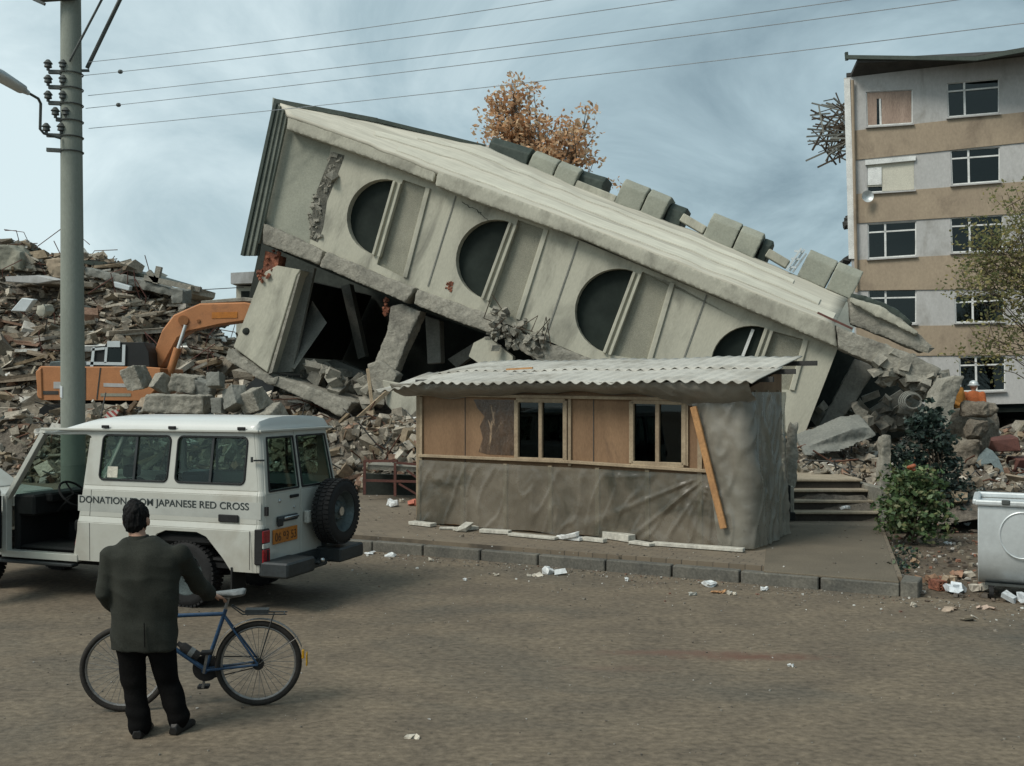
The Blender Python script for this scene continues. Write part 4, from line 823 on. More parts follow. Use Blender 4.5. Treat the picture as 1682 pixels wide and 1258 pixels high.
mb = MB(); mb.box((-.02, .36, 1.03), (.03, .42, .07)); mb.box((-.03, .52, 1.0), (.03, .1, .1)); vb(mb, 'handle_recess', 'blackmetal', dl, bevel=.01)
mb = MB(); mb.box((-.035, .30, 1.035), (.03, .30, .03)); vb(mb, 'handle', 'chrome', dl, bevel=.008)
mb = MB(); mb.box((-.012, .2, 1.27), (.02, .18, .035)); vb(mb, 'latch', 'black', dl, bevel=.006)
mb = MB(); mb.ball((-.012, .5, 1.24), (.01, .022, .022)); vb(mb, 'lock', 'chrome', dl); mb = MB(); mb.ball((-.012, .2, 1.14), (.008, .016, .016)); vb(mb, 'lock', 'chrome', dl)
mb = MB(); mb.box((-.016, .40, .84), (.016, .50, .165)); pl = vb(mb, 'number_plate', 'plate', dl, bevel=.004)
def text(body_, mat, par, size_w, h, M4, ext=.001, bold=.004):
    cu = bpy.data.curves.new('lettering', 'FONT'); cu.body = body_; cu.size = 1; cu.extrude = 0; cu.offset = bold; tmp = bpy.data.objects.new('lettering', cu); COL.objects.link(tmp)
    dg = bpy.context.evaluated_depsgraph_get(); me = bpy.data.meshes.new_from_object(tmp.evaluated_get(dg)); bpy.data.objects.remove(tmp); bpy.data.curves.remove(cu)
    xs = [v.co.x for v in me.vertices]; ys = [v.co.y for v in me.vertices]; x0, x1, y0, y1 = min(xs), max(xs), min(ys), max(ys)
    for v in me.vertices: v.co = M4 @ Vector(((v.co.x - x0) / (x1 - x0) * size_w, (v.co.y - y0) / (y1 - y0) * h, ext))
    me.materials.clear(); me.materials.append(M[mat]); o = bpy.data.objects.new('lettering', me); COL.objects.link(o); o.parent = par; ROOT[o.name] = ROOT[par.name]; return o
MS = Matrix(((-1, 0, 0, 2.575), (0, 0, 1, .836), (0, 1, 0, 1.135), (0, 0, 0, 1)))
mb = MB(); mb.prism([P3(2.60, 1.06, 1, .0012), P3(.02, 1.06, 1, .0012), P3(.02, 1.25, 1, .0012), P3(2.60, 1.25, 1, .0012)], (0, -.002, 0)); vb(mb, 'side_stripe', 'stripe', B_)
text('DONATION FROM JAPANESE RED CROSS', 'ink', B_, 2.40, .108, MS, .0016, .012)
MP = Matrix(((0, 0, -1, -.0255), (-1, 0, 0, .62), (0, 1, 0, .785), (0, 0, 0, 1)))
M['plateink'] = pm('plate_lettering', (.14, .06, .025), rough=.7, bump=0, fine=0)
text('06 93 53', 'plateink', pl, .44, .10, MP, .001, .01)
# roof
def roofp(x):
    k = sm(2.2, 3.38, x); dz = .19 * k ** 1.3; a = -.0
    return [Vector((x, y, z - dz * (.25 + .75 * min(1, (z - 2.03) / .12)))) for y, z in ((-.775, 2.03), (-.768, 2.10), (-.70, 2.155), (-.5, 2.19), (-.2, 2.205), (.2, 2.205), (.5, 2.19), (.70, 2.155), (.768, 2.10), (.775, 2.03))]
xs = [.10, .13, .2, .5, 1, 1.5, 2, 2.3, 2.6, 2.9, 3.1, 3.26, 3.34]
rg = [roofp(x) for x in xs]; rg[0] = [Vector((.10, p.y * .985, 2.03 + (p.z - 2.03) * .55)) for p in rg[0]]; rg[-1] = [Vector((3.39, p.y * .97, 2.0 + (p.z - 2.03) * .3)) for p in rg[-1]]
mb = MB(); mb.loft(rg); vb(mb, 'roof', 'whiteroof', smooth=True, angle=50)
mb = MB(); mb.beam((.08, .785, 2.045), (3.22, .785, 2.035), .03, .03); mb.beam((.08, -.785, 2.045), (3.22, -.785, 2.035), .03, .03); mb.beam((.07, .78, 2.045), (.07, -.78, 2.045), .03, .03); vb(mb, 'rain_gutter', 'white', bevel=.006)
mb = MB()
for x in (.30, 1.25, 2.22): mb.box((x, .80, 2.075), (.10, .03, .035))
vb(mb, 'gutter_clip', 'black', bevel=.006)
# side windows
for sd in (1, -1):
    for i, w_ in enumerate(WINS):
        mb = MB(); pts = [P3(x, z, sd, .004) for x, z in w_]; mb.tube(pts, .013, 6, closed=True); sl = vb(mb, 'window_seal', 'seal', B_)
        mb = MB(); mb.prism([P3(x, z, sd, -.012) for x, z in w_], (0, -sd * .004, 0)); g_ = vb(mb, 'window', 'carglass', B_)
        xm = (w_[0][0] + w_[12][0]) / 2 - .02; mb = MB(); mb.beam(P3(xm + .01, 1.45, sd, -.004), P3(xm - .01, 1.965, sd, -.004), .03, .02, up=(0, 1, 0)); vb(mb, 'window_divider', 'blackmetal', B_)
mb = MB(); mb.prism([P3(x, z, -1, -.012) for x, z in [(2.56, 1.42), (3.60, 1.42), (3.22, 1.93), (2.54, 1.95)]], (0, .004, 0)); vb(mb, 'window', 'carglass', B_)
mb = MB(); mb.prism([Vector((3.70, -.74, 1.2)), Vector((3.70, .74, 1.2)), Vector((3.24, .68, 1.95)), Vector((3.24, -.68, 1.95))], (.005, 0, .002)); vb(mb, 'windscreen', 'carglass')
mb = MB(); mb.prism([P3(2.2, 1.47, 1, -.006), P3(2.05, 1.47, 1, -.006), P3(2.05, 1.60, 1, -.006), P3(2.2, 1.60, 1, -.006)], (0, .002, 0)); st = vb(mb, 'sticker', 'blind', B_)
# filler vent, lamps, bumper
mb = MB(); mb.box((.44, .848, 1.06), (.27, .02, .085)); vb(mb, 'side_vent', 'black', B_, bevel=.008)
for sd in (1, -1):
    mb = MB(); mb.box((.035, sd * .79, .755), (.12, .145, .40)); hs_ = vb(mb, 'tail_lamp', 'black', bevel=.012)
    for z0, z1, m_ in ((.80, .94, 'red'), (.735, .795, 'lens'), (.575, .73, 'red')):
        mb = MB(); mb.box((.03, sd * .792, (z0 + z1) / 2), (.125, .135, z1 - z0)); vb(mb, 'lamp_lens', m_, hs_, bevel=.008)
mb = MB(); mb.beam((-.015, .775, 1.1), (-.015, .775, 1.2), .04, .03); mb.beam((-.015, .775, .6), (-.015, .775, .72), .04, .03); vb(mb, 'hinge', 'black', dl)
mb = MB(); mb.beam((.12, .83, 1.72), (.02, .76, 1.72), .018, .018); mb.beam((.14, .83, 1.70), (.14, .83, 1.76), .02, .02); vb(mb, 'door_stay', 'blackmetal', B_)
mb = MB(); mb.box((-.17, .58, .51), (.36, .58, .17)); mb.box((-.17, -.58, .51), (.36, .58, .17)); mb.box((.0, 0, .50), (.12, 1.66, .16)); mb.box((-.1, 0, .44), (.2, .5, .08)); mb.box((-.2, .02, .47), (.12, .06, .05)); vb(mb, 'rear_bumper', 'blackmetal', bevel=.02)
mb = MB(); mb.ball((-.27, .0, .5), .03); vb(mb, 'tow_ball', 'chrome', smooth=True)
# spare wheel
def wheel(c, ax, R_, w_, par, name='wheel'):
    """tyre with lugged tread (root part), rim, hub; AX the outward axis."""
    ax = Vector(ax).normalized(); up = Vector((0, 0, 1)); sx = ax.cross(up).normalized(); c = Vector(c)
    prof = [(-.5, .64), (-.52, .80), (-.5, .90), (-.42, .965), (-.3, .985), (.3, .985), (.42, .965), (.5, .90), (.52, .80), (.5, .64)]; n = 44
    rings = []
    for i in range(n):
        t = 2 * math.pi * i / n; dr_ = sx * math.cos(t) + up * math.sin(t); rings.append([c + ax * (p * w_) + dr_ * (r * R_) for p, r in prof])
    mb = MB(); V = [p for r in rings for p in r]; m_ = len(prof); Fc = []
    for i in range(n):
        j = (i + 1) % n
        for k in range(m_): Fc.append((i * m_ + k, i * m_ + (k + 1) % m_, j * m_ + (k + 1) % m_, j * m_ + k))
    mb.add(V, Fc)
    for i in range(n):
        t = 2 * math.pi * (i + .5) / n; dr_ = sx * math.cos(t) + up * math.sin(t); tg = ax.cross(dr_)
        for q in (-.33, 0, .33):
            p = c + ax * (q * w_) + dr_ * (R_ * .985) + tg * (.012 if q == 0 else 0)
            mb.beam(p - ax * w_ * .13, p + ax * w_ * .13, .035, .024, up=dr_)
    ty = vb(mb, name, 'black', par, smooth=True, angle=35)
    mb = MB(); prof2 = [(.30, .66), (.46, .68), (.46, .62), (.30, .56), (.10, .50), (.06, .34), (.16, .28), (.20, .20), (.20, .0)]; rings = []
    for i in range(32):
        t = 2 * math.pi * i / 32; dr_ = sx * math.cos(t) + up * math.sin(t); rings.append([c + ax * (p * w_) + dr_ * (max(r, .004) * R_) for p, r in prof2])
    m_ = len(prof2); V = [p for r in rings for p in r]; mb.add(V, [(i * m_ + k, i * m_ + k + 1, ((i + 1) % 32) * m_ + k + 1, ((i + 1) % 32) * m_ + k) for i in range(32) for k in range(m_ - 1)])
    for i in range(6):
        t = 2 * math.pi * i / 6; dr_ = sx * math.cos(t) + up * math.sin(t); mb.ball(c + ax * (.17 * w_) + dr_ * (.26 * R_), .018, 6, 5)
    vb(mb, 'rim', 'rimgrey', ty, smooth=True); mb = MB(); mb.tube([c + ax * .1 * w_, c + ax * .32 * w_], .055, 12); vb(mb, 'hub', 'chrome', ty); return ty
wheel((-.21, -.43, 1.03), (-1, 0, 0), .392, .24, van, 'spare_wheel')
mb = MB(); mb.beam((-.05, -.43, 1.03), (-.01, -.43, 1.03), .3, .3); mb.beam((-.04, -.43, .6), (-.04, -.43, 1.3), .05, .05); vb(mb, 'spare_carrier', 'blackmetal')
mb = MB(); mb.box((-.05, -.03, 1.0), (.06, .08, .15)); vb(mb, 'rear_lamp', 'lens', dr, bevel=.01)
for x, y in ((1.07, .70), (1.07, -.70), (4.35, .70), (4.35, -.70)): wheel((x, y, .385), (0, 1 if y > 0 else -1, 0), .385, .22, van)
mb = MB(); mb.box((2.5, 0, .50), (4.2, 1.46, .06)); mb.box((2.4, .45, .42), (4.4, .12, .14)); mb.box((2.4, -.45, .42), (4.4, .12, .14)); mb.tube([(1.07, -.65, .385), (1.07, .65, .385)], .06); mb.ball((1.07, 0, .385), .15); mb.tube([(4.35, -.65, .385), (4.35, .65, .385)], .06); mb.box((.35, 0, .45), (.5, 1.1, .14)); vb(mb, 'chassis', 'interior')
for sd in (1, -1): mb = MB(); mb.box((.40, sd * .72, .36), (.02, .26, .3)); vb(mb, 'mud_flap', 'black')
mb = MB(); mb.box((3.3, .83, .40), (1.3, .12, .04)); vb(mb, 'side_step', 'blackmetal', bevel=.01)
# cabin
mb = MB(); mb.box((3.54, 0, 1.08), (.34, 1.5, .26)); mb.box((3.66, 0, .8), (.1, 1.5, .6)); mb.box((3.38, .38, 1.16), (.18, .36, .12)); mb.box((1.9, 0, .56), (3.4, 1.5, .05)); mb.box((3.0, 0, .68), (.9, .26, .24)); vb(mb, 'dashboard', 'interior', bevel=.03)
mb = MB(); c = Vector((3.10, .38, 1.20)); ax = Vector((-.75, 0, .66)).normalized(); a = Vector((0, 1, 0)); b_ = ax.cross(a); mb.tube([c + (a * math.cos(t) + b_ * math.sin(t)) * .20 for t in [6.2832 * i / 28 for i in range(28)]], .014, 6, closed=True)
for t in (.3, 2.84, 4.71): mb.tube([c, c + (a * math.cos(t) + b_ * math.sin(t)) * .2], .012, 5)
mb.tube([c, c - ax * .35], .02, 6); vb(mb, 'steering_wheel', 'interior', smooth=True)
for y in (.38, -.38):
    mb = MB(); mb.box((2.62, y, .84), (.5, .5, .16)); mb.beam((2.40, y, .9), (2.22, y, 1.42), .48, .12, up=(1, 0, 0)); mb.box((2.19, y, 1.52), (.09, .26, .16)); vb(mb, 'seat', 'interior', bevel=.04, seg=2)
for sd in (1, -1): mb = MB(); mb.box((1.2, sd * .60, .78), (1.7, .4, .1)); mb.box((1.2, sd * .72, 1.1), (1.7, .08, .42)); vb(mb, 'bench_seat', 'interior', bevel=.03)
mb = MB(); mb.box((1.3, -.775, 1.2), (2.4, .012, .46)); vb(mb, 'inner_panel', 'whiteroof')
mb = MB(); mb.chunk((1.9, -.55, 1.32), (.5, .3, .34), random.Random(8)); vb(mb, 'folded_tarp', 'bikeblue', bevel=.04)
mb = MB(); mb.box((2.72, .55, .64), (.18, .16, .12)); bg_ = solo  # loose bag in the footwell
rng = random.Random(3); mb = MB(); mb.chunk((0, 0, .06), (.2, .15, .12), rng); mb.chunk((.07, .03, .1), (.12, .1, .08), rng); mb.c = [(.55, .06, .05)] * 6 + [(.7, .68, .62)] * 6
bag = mb.build('bag', M['paper'], bevel=.01); bag.location = VM @ Vector((2.74, .60, .60)); tag(bag, 'red and white bag lying in the open front doorway of the wagon', 'bag')
# the open front door, swung out past the edge of the photo
mb = MB(); hx, hy = 3.79, .85; D_ = Vector((-.30, .954, 0)); N_ = Vector((.954, .30, 0))
p = Vector((hx, hy, 0)); mb.prism([p + Vector((0, 0, .5)), p + D_ * 1.1 + Vector((0, 0, .5)), p + D_ * 1.12 + Vector((0, 0, 1.36)), p + Vector((0, 0, 1.25))], N_ * .07)
for a_, b_2 in (((0, 1.22), (.5, 1.95)), ((.5, 1.95), (1.05, 1.95)), ((1.05, 1.95), (1.12, 1.33))): mb.beam(p + D_ * a_[0] + Vector((0, 0, a_[1])) + N_ * .03, p + D_ * b_2[0] + Vector((0, 0, b_2[1])) + N_ * .03, .05, .05)
fd = vb(mb, 'front_door', 'white', bevel=.01); mb = MB(); mb.prism([p + D_ * .03 + Vector((0, 0, .55)), p + D_ * 1.06 + Vector((0, 0, .55)), p + D_ * 1.06 + Vector((0, 0, 1.3)), p + D_ * .03 + Vector((0, 0, 1.2))], N_ * -.02); vb(mb, 'door_trim', 'interior', fd)
mb = MB(); mb.prism([p + D_ * .1 + Vector((0, 0, 1.3)), p + D_ * 1.06 + Vector((0, 0, 1.36)), p + D_ * 1.02 + Vector((0, 0, 1.93)), p + D_ * .52 + Vector((0, 0, 1.93))], N_ * .004); vb(mb, 'window', 'carglass', fd)
# ------------------------------------------------------------------ the man and the bicycle
def organic(name, mb, mat, parent, voxel=.012, sm_it=6, wrinkle=None, nrm_angle=180):
    me = bpy.data.meshes.new(name + '_src'); inv = ROOT[parent.name].inverted(); me.from_pydata([tuple(inv @ Vector(v)) for v in mb.v], [], mb.f)
    bm = bmesh.new(); bm.from_mesh(me); bmesh.ops.recalc_face_normals(bm, faces=bm.faces); bm.to_mesh(me); bm.free()
    tmp = bpy.data.objects.new(name + '_src', me); COL.objects.link(tmp)
    r_ = tmp.modifiers.new('r', 'REMESH'); r_.mode = 'VOXEL'; r_.voxel_size = voxel
    s_ = tmp.modifiers.new('s', 'SMOOTH'); s_.factor = .5; s_.iterations = sm_it
    dg = bpy.context.evaluated_depsgraph_get(); new = bpy.data.meshes.new_from_object(tmp.evaluated_get(dg)); bpy.data.objects.remove(tmp); bpy.data.meshes.remove(me)
    if wrinkle:
        ns = [v.normal.copy() for v in new.vertices]
        for v, n_ in zip(new.vertices, ns): v.co += n_ * wrinkle(v.co)
    new.name = name; new.materials.clear(); new.materials.append(mat); new.polygons.foreach_set('use_smooth', [True] * len(new.polygons))
    o = bpy.data.objects.new(name, new); COL.objects.link(o); o.parent = parent; ROOT[o.name] = ROOT[parent.name]; return o
MY = 7.2
man = thing('person', 'dark-haired man in grey-green tweed jacket seen from behind, one hand on a bicycle saddle', 'person', at(262, 1206, MY) * 1)
def mp_(u, v, Y=MY): return at(u, v, Y)
def limb(mb, pts, rs, n=14):
    P = [Vector(p) for p in pts]; Q = []; Rr = []
    for i in range(len(P) - 1):
        for k in range(5):
            t = k / 5; Q.append(P[i].lerp(P[i + 1], t)); Rr.append(lerp(rs[i], rs[i + 1], t))
    Q.append(P[-1]); Rr.append(rs[-1]); mb.tube(Q, Rr, n); mb.ball(P[0], rs[0], 12, 8); mb.ball(P[-1], rs[-1], 12, 8)
def ring(c, a, b, n=28, p=2.4):
    out_ = []
    for i in range(n):
        t = 2 * math.pi * i / n; x, y = math.cos(t), math.sin(t); out_.append(Vector(c) + Vector((math.copysign(abs(x) ** (2 / p), x) * a, math.copysign(abs(y) ** (2 / p), y) * b, 0)))
    return out_
px = MY / F
SHL, ELL, WRL = mp_(184, 913, 7.18), mp_(174, 972, 7.14), mp_(203, 1004, 7.42)
SHR, ELR, WRR = mp_(295, 911, 7.20), mp_(322, 954, 7.42), mp_(346, 977, 7.78)
HIPL, KNL, ANL = mp_(213, 1045), mp_(221, 1128, 7.24), mp_(231, 1197, 7.2)
HIPR, KNR, ANR = mp_(261, 1045), mp_(277, 1122, 7.3), mp_(294, 1184, 7.28)
# body: one continuous skin surface
b = MB(); hc = mp_(224, 853, 7.24)
b.ball(hc, (.076, .095, .112), 20, 14); b.ball(hc + Vector((0, .035, -.06)), (.058, .065, .06), 14, 10)
b.ball(hc + Vector((0, .1, -.012)), (.014, .02, .022), 8, 6)                                    # nose
for sd in (-1, 1):
    b.ball(hc + Vector((sd * .03, .084, .015)), (.016, .012, .010), 8, 6); b.ball(hc + Vector((sd * .088, .0, -.018)), (.012, .022, .034), 8, 8)
b.ball(hc + Vector((0, .09, -.062)), (.024, .012, .008), 8, 6)                                    # mouth
limb(b, [hc + Vector((0, -.01, -.06)), mp_(229, 892, 7.2)], [.056, .062])
b.loft([ring(mp_(232, v, 7.2), w_, d_) for v, w_, d_ in ((1052, .15, .1), (1010, .155, .1), (970, .15, .1), (930, .165, .105), (905, .17, .1), (892, .10, .07))])
limb(b, [SHL, ELL, WRL], [.052, .042, .03]); limb(b, [SHR, ELR, WRR], [.052, .042, .029])
limb(b, [HIPL, KNL, ANL], [.085, .058, .042]); limb(b, [HIPR, KNR, ANR], [.085, .058, .042])
for A0, A1 in ((ANL, mp_(229, 1208, 7.3)), (ANR, mp_(299, 1196, 7.38))): limb(b, [A0, A1], [.04, .036])
def hand(wr, d, up, sd):
    """palm and five fingers; D the pointing direction, UP the back of the hand, SD the thumb side."""
    d, up = Vector(d).normalized(), Vector(up).normalized(); s_ = d.cross(up) * sd
    pc = wr + d * .05; b.loft([[wr + d * x + s_ * (y * wd) + up * (z * th) for y, z in ((-1, -.6), (-.4, -1), (.4, -1), (1, -.6), (1, .6), (.4, 1), (-.4, 1), (-1, .6))] for x, wd, th in ((-.01, .026, .018), (.03, .036, .017), (.07, .042, .015), (.095, .040, .013))])
    for k, (o, L_) in enumerate(((.032, .068), (.011, .078), (-.010, .072), (-.030, .056))):
        p0 = wr + d * .088 + s_ * o; p1 = p0 + d * L_ * .45 - up * .006; p2 = p1 + d * L_ * .28 - up * L_ * .26; p3 = p2 + d * L_ * .05 - up * L_ * .30; limb(b, [p0, p1, p2, p3], [.0105, .0095, .0088, .0078], 8)
    t0 = wr + d * .028 + s_ * .03; limb(b, [t0, t0 + s_ * .032 + d * .026 - up * .012, t0 + s_ * .038 + d * .055 - up * .03, t0 + s_ * .03 + d * .072 - up * .045], [.0135, .0115, .010, .008], 8)
hand(WRR, Vector((.42, .45, -.20)), Vector((0, -.25, 1)), -1); hand(WRL, Vector((.6, .6, .1)), Vector((-.4, .4, .8)), 1)
body_m = organic('body', b, M['skin'], man, .007, 4)
# jacket
j = MB()
prof = [(1064, 238, 55, .150), (1045, 237, 55.5, .152), (1015, 237, 54, .148), (985, 237, 55, .145), (955, 238, 58, .148), (930, 238, 62, .150), (912, 238, 66, .14), (900, 236, 58, .118), (892, 233, 42, .095), (884, 230, 27, .078)]
j.loft([ring(mp_(u, v, 7.2 + (.012 if v > 1000 else 0)), w_ * px * .96, d_, 36) for v, u, w_, d_ in prof])
limb(j, [SHL + Vector((.005, 0, 0)), ELL, WRL - Vector((0, .05, 0))], [.078, .068, .056]); limb(j, [SHR, ELR, WRR.lerp(ELR, .10)], [.078, .064, .050])
def jw(p):
    return .013 * noise.noise(p * 5) + .013 * noise.noise(Vector((p.x * 9, p.y * 9, p.z * 3.2 + 4))) + .009 * (1 - abs(noise.noise(Vector((p.x * 5 + p.z * 4, p.y * 5, p.z * 7)))) * 2)
jk = organic('jacket', j, M['jacket'], man, .011, 8, jw)
c = MB(); c.loft([ring(mp_(229, 890, 7.2), .084, .08, 20, 2), ring(mp_(228, 879, 7.21), .068, .070, 20, 2)]); c.build('collar', M['jacket'], jk, smooth=True)
mb = MB(); p = mp_(238, 1063, 7.2 - .163); mb.beam(p + Vector((.0, 0, 0)), p + Vector((-.004, -.002, .17)), .006, .004, up=(0, 1, 0)); mb.build('back_vent', M['trouser'], jk)
t = MB()
limb(t, [HIPL, KNL, ANL + Vector((0, 0, .01))], [.108, .086, .080], 16); limb(t, [HIPR, KNR, ANR + Vector((0, 0, .01))], [.108, .084, .078], 16); t.ball(mp_(237, 1035), (.20, .13, .13), 16, 10)
def tw(p): return .010 * noise.noise(Vector((p.x * 8, p.y * 8, p.z * 6))) + .012 * noise.noise(Vector((p.x * 5, p.y * 5, p.z * 15))) * sm(.7, .2, p.z)
organic('trousers', t, M['trouser'], man, .012, 6, tw)
for A0, dx in ((ANL, -.01), (ANR, .05)):
    s_ = MB(); q = Vector((A0.x, A0.y, 0)); a_ = math.atan2(dx, .25); Rz = Matrix.Rotation(-a_, 3, 'Z')
    s_.loft([[q + Rz @ Vector((x * w_, y, z)) for x, z in ((-1, .004), (1, .004), (1.05, .025), (.7, h_), (-.7, h_), (-1.05, .025))] for y, w_, h_ in ((-.085, .030, .06), (-.06, .038, .085), (0, .040, .08), (.09, .048, .062), (.16, .043, .048), (.19, .028, .035))]); s_.build('shoe', M['shoe'], man, smooth=True, bevel=.006)
h = MB(); h.ball(hc + Vector((0, -.010, .020)), (.086, .102, .116), 24, 16); h.ball(hc + Vector((0, -.048, -.028)), (.072, .058, .072), 18, 12); h.ball(hc + Vector((-.018, .01, .062)), (.074, .085, .085), 16, 10)
def cut(p):
    return .006 * noise.noise(p * 22) + .011 * noise.noise(Vector((p.x * 60, p.y * 60, p.z * 10))) + .004 * noise.noise(p * 70)
hr = organic('hair', h, M['hair'], man, .006, 4, cut)
inv = ROOT['person'].inverted(); hl = inv @ hc
bm = bmesh.new(); bm.from_mesh(hr.data); bmesh.ops.delete(bm, geom=[v for v in bm.verts if (v.co.y - hl.y) > .055 - .0 and v.co.z < hl.z + .055], context='VERTS'); bm.to_mesh(hr.data); bm.free()

# bicycle
BR = at(425, 1092, 7.9); BFp = at(205, 1100, 7.75); bx = Vector((BFp.x - BR.x, BFp.y - BR.y, 0)); WB = bx.length; bx.normalize(); by = Vector((-bx.y, bx.x, 0))
BM_ = Matrix(((bx.x, by.x, 0, BR.x), (bx.y, by.y, 0, BR.y), (0, 0, 1, 0), (0, 0, 0, 1)))
bike = thing('bicycle', 'blue bicycle with rear rack and mudguard held upright by the standing man', 'bicycle', M=BM_)
def bb(mb, name, mat, parent=None, **k): return mb.build(name, M[mat], parent or bike, local=True, **k)
RW = .335
def circ(c, r, n=48, a0=0, a1=6.28318): return [Vector((c[0] + r * math.cos(lerp(a0, a1, i / n)), c[1], c[2] + r * math.sin(lerp(a0, a1, i / n)))) for i in range(n + (0 if abs(a1 - a0 - 6.28318) < .01 else 1))]
for x in (0, WB):
    mb = MB(); mb.tube(circ((x, 0, RW), RW - .021), .023, 10, closed=True); w_ = bb(mb, 'wheel', 'tyre', smooth=True)
    mb = MB(); mb.tube(circ((x, 0, RW), RW - .046), .012, 8, closed=True); bb(mb, 'rim', 'alloy', w_, smooth=True)
    mb = MB()
    for i in range(32):
        t_ = 6.2832 * i / 32; off = .35 * (1 if (i // 2) % 2 else -1); p1 = Vector((x + math.cos(t_) * (RW - .055), 0, RW + math.sin(t_) * (RW - .055))); p0 = Vector((x + .022 * math.cos(t_ + off), .028 * (1 if i % 2 else -1), RW + .022 * math.sin(t_ + off))); mb.beam(p0, p1, .0035, .0035)
    bb(mb, 'spokes', 'alloy', w_); mb = MB(); mb.tube([(x, -.05, RW), (x, .05, RW)], .022 if x else .03, 10)
    if x == 0: mb.tube([(0, .012, RW), (0, .045, RW)], .045, 16)
    bb(mb, 'hub', 'alloy' if x else 'tyre', w_)
BB_ = Vector((.41, 0, .30)); ST = Vector((.262, 0, .745)); SA = Vector((.232, 0, .86)); HT, HB = Vector((.83, 0, .76)), Vector((.865, 0, .62))
mb = MB(); mb.tube([BB_, ST + (ST - BB_) * .06], .016, 10); mb.tube([ST + Vector((0, 0, -.01)), HT + Vector((0, 0, -.03))], .016, 10); mb.tube([BB_, HB + Vector((0, 0, .02))], .018, 10); mb.tube([HB, HT], .021, 10); mb.tube([BB_ + Vector((0, -.04, 0)), BB_ + Vector((0, .04, 0))], .024, 10)
for y in (-.045, .045):
    mb.tube([BB_ + Vector((0, y * .7, 0)), Vector((0, y * 1.2, RW))], .0105, 8); mb.tube([ST + Vector((0, y * .4, -.03)), Vector((0, y * 1.2, RW))], .009, 8)
bb(mb, 'frame', 'bikeblue', smooth=True)
mb = MB()
for y in (-.05, .05): mb.tube([HB + Vector((.005, y * .9, -.02)), HB + Vector((.03, y, -.12)), Vector((WB, y, RW))], .0105, 8)
mb.beam(HB + Vector((.005, -.06, -.02)), HB + Vector((.005, .06, -.02)), .03, .03); bb(mb, 'fork', 'bikeblue', smooth=True)
mb = MB(); mb.tube([HT, HT + Vector((-.02, 0, .12)), HT + Vector((.06, 0, .17))], .013, 8); c0 = HT + Vector((.06, 0, .17)); mb.tube([c0 + Vector((-.14, -.29, .03)), c0 + Vector((-.02, -.22, .03)), c0 + Vector((0, -.08, 0)), c0 + Vector((0, .08, 0)), c0 + Vector((-.02, .22, .03)), c0 + Vector((-.14, .29, .03))], .012, 8); hb = bb(mb, 'handlebar', 'alloy', smooth=True)
for y in (-1, 1): mb = MB(); mb.tube([c0 + Vector((-.16, y * .297, .03)), c0 + Vector((-.05, y * .24, .03))], .017, 8); bb(mb, 'grip', 'black', hb)
mb = MB(); mb.tube([ST, SA], .0125, 8); sp = bb(mb, 'seat_post', 'alloy')
mb = MB(); mb.loft([[SA + Vector((x, y * w_, z * h_ + .035 + lift)) for y, z in ((-1, -.2), (-.8, .6), (0, 1), (.8, .6), (1, -.2), (.5, -.9), (-.5, -.9))] for x, w_, h_, lift in ((-.13, .055, .022, .012), (-.11, .075, .03, .01), (-.05, .07, .03, .002), (.02, .04, .026, 0), (.09, .022, .022, -.002), (.14, .014, .016, -.008))]); bb(mb, 'saddle', 'saddle', smooth=True, angle=70)
mb = MB()
for y in (-.03, .03): mb.tube([SA + Vector((.08, y * .5, .02)), SA + Vector((0, y, 0)), SA + Vector((-.1, y * 1.3, .02))], .004, 5)
bb(mb, 'saddle_rails', 'alloy')
mb = MB(); a0, a1 = math.radians(-25), math.radians(0)
arc = [(.0 + (RW + .022) * math.cos(t_), RW + (RW + .022) * math.sin(t_)) for t_ in [math.radians(20 + 150 * i / 26) for i in range(27)]]
arc = [( -x, z) for x, z in arc]
V = [Vector((x, y, z - abs(y) * .12)) for x, z in arc for y in (-.03, -.015, 0, .015, .03)]; mb.add(V, [(i * 5 + k, i * 5 + k + 1, i * 5 + k + 6, i * 5 + k + 5) for i in range(26) for k in range(4)]); mg = bb(mb, 'mudguard', 'alloy', smooth=True)
so = mg.modifiers.new('t', 'SOLIDIFY'); so.thickness = .002
mb = MB()
for y in (-.05, .05): mb.tube([(0, y, RW), (-.30, y * .7, RW + .20)], .003, 5); mb.tube([(0, y, RW), (-.1, y * .7, RW + .345)], .003, 5)
bb(mb, 'mudguard_stay', 'alloy', mg)
mb = MB(); mb.box((-.345, 0, RW + .06), (.02, .045, .07)); mb.box((-.375, .0, RW + .02), (.012, .09, .10)); bb(mb, 'rear_reflector', 'yelplast', mg, bevel=.006)
mb = MB()
for y in (-.045, .045):
    mb.tube([(.21, y * .5, .80), (.12, y, .735), (-.22, y, .725)], .006, 6); mb.tube([(-.12, y, .73), (-.0, y * 1.3, RW)], .004, 6)
for x in (.08, -.05, -.2): mb.tube([(x, -.045, .728), (x, .045, .728)], .005, 6)
mb.beam((.10, 0, .755), (-.08, 0, .75), .09, .03); bb(mb, 'rack', 'blackmetal', smooth=True)
mb = MB(); mb.tube([BB_ + Vector((0, -.055, 0)), BB_ + Vector((0, -.045, 0))], .105, 24); cr = bb(mb, 'chainring_guard', 'black')
mb = MB(); q1 = BB_ + Vector((.03, -.07, -.165)); q2 = BB_ + Vector((-.03, .07, .165)); mb.beam(BB_ + Vector((0, -.07, 0)), q1, .02, .014); mb.beam(BB_ + Vector((0, .07, 0)), q2, .02, .014); mb.tube([BB_ + Vector((0, -.075, 0)), BB_ + Vector((0, .075, 0))], .012, 8); ck = bb(mb, 'crank', 'alloy')
for q, y in ((q1, -1), (q2, 1)): mb = MB(); mb.box(q + Vector((0, y * .05, 0)), (.09, .08, .025)); bb(mb, 'pedal', 'black', ck, bevel=.005)
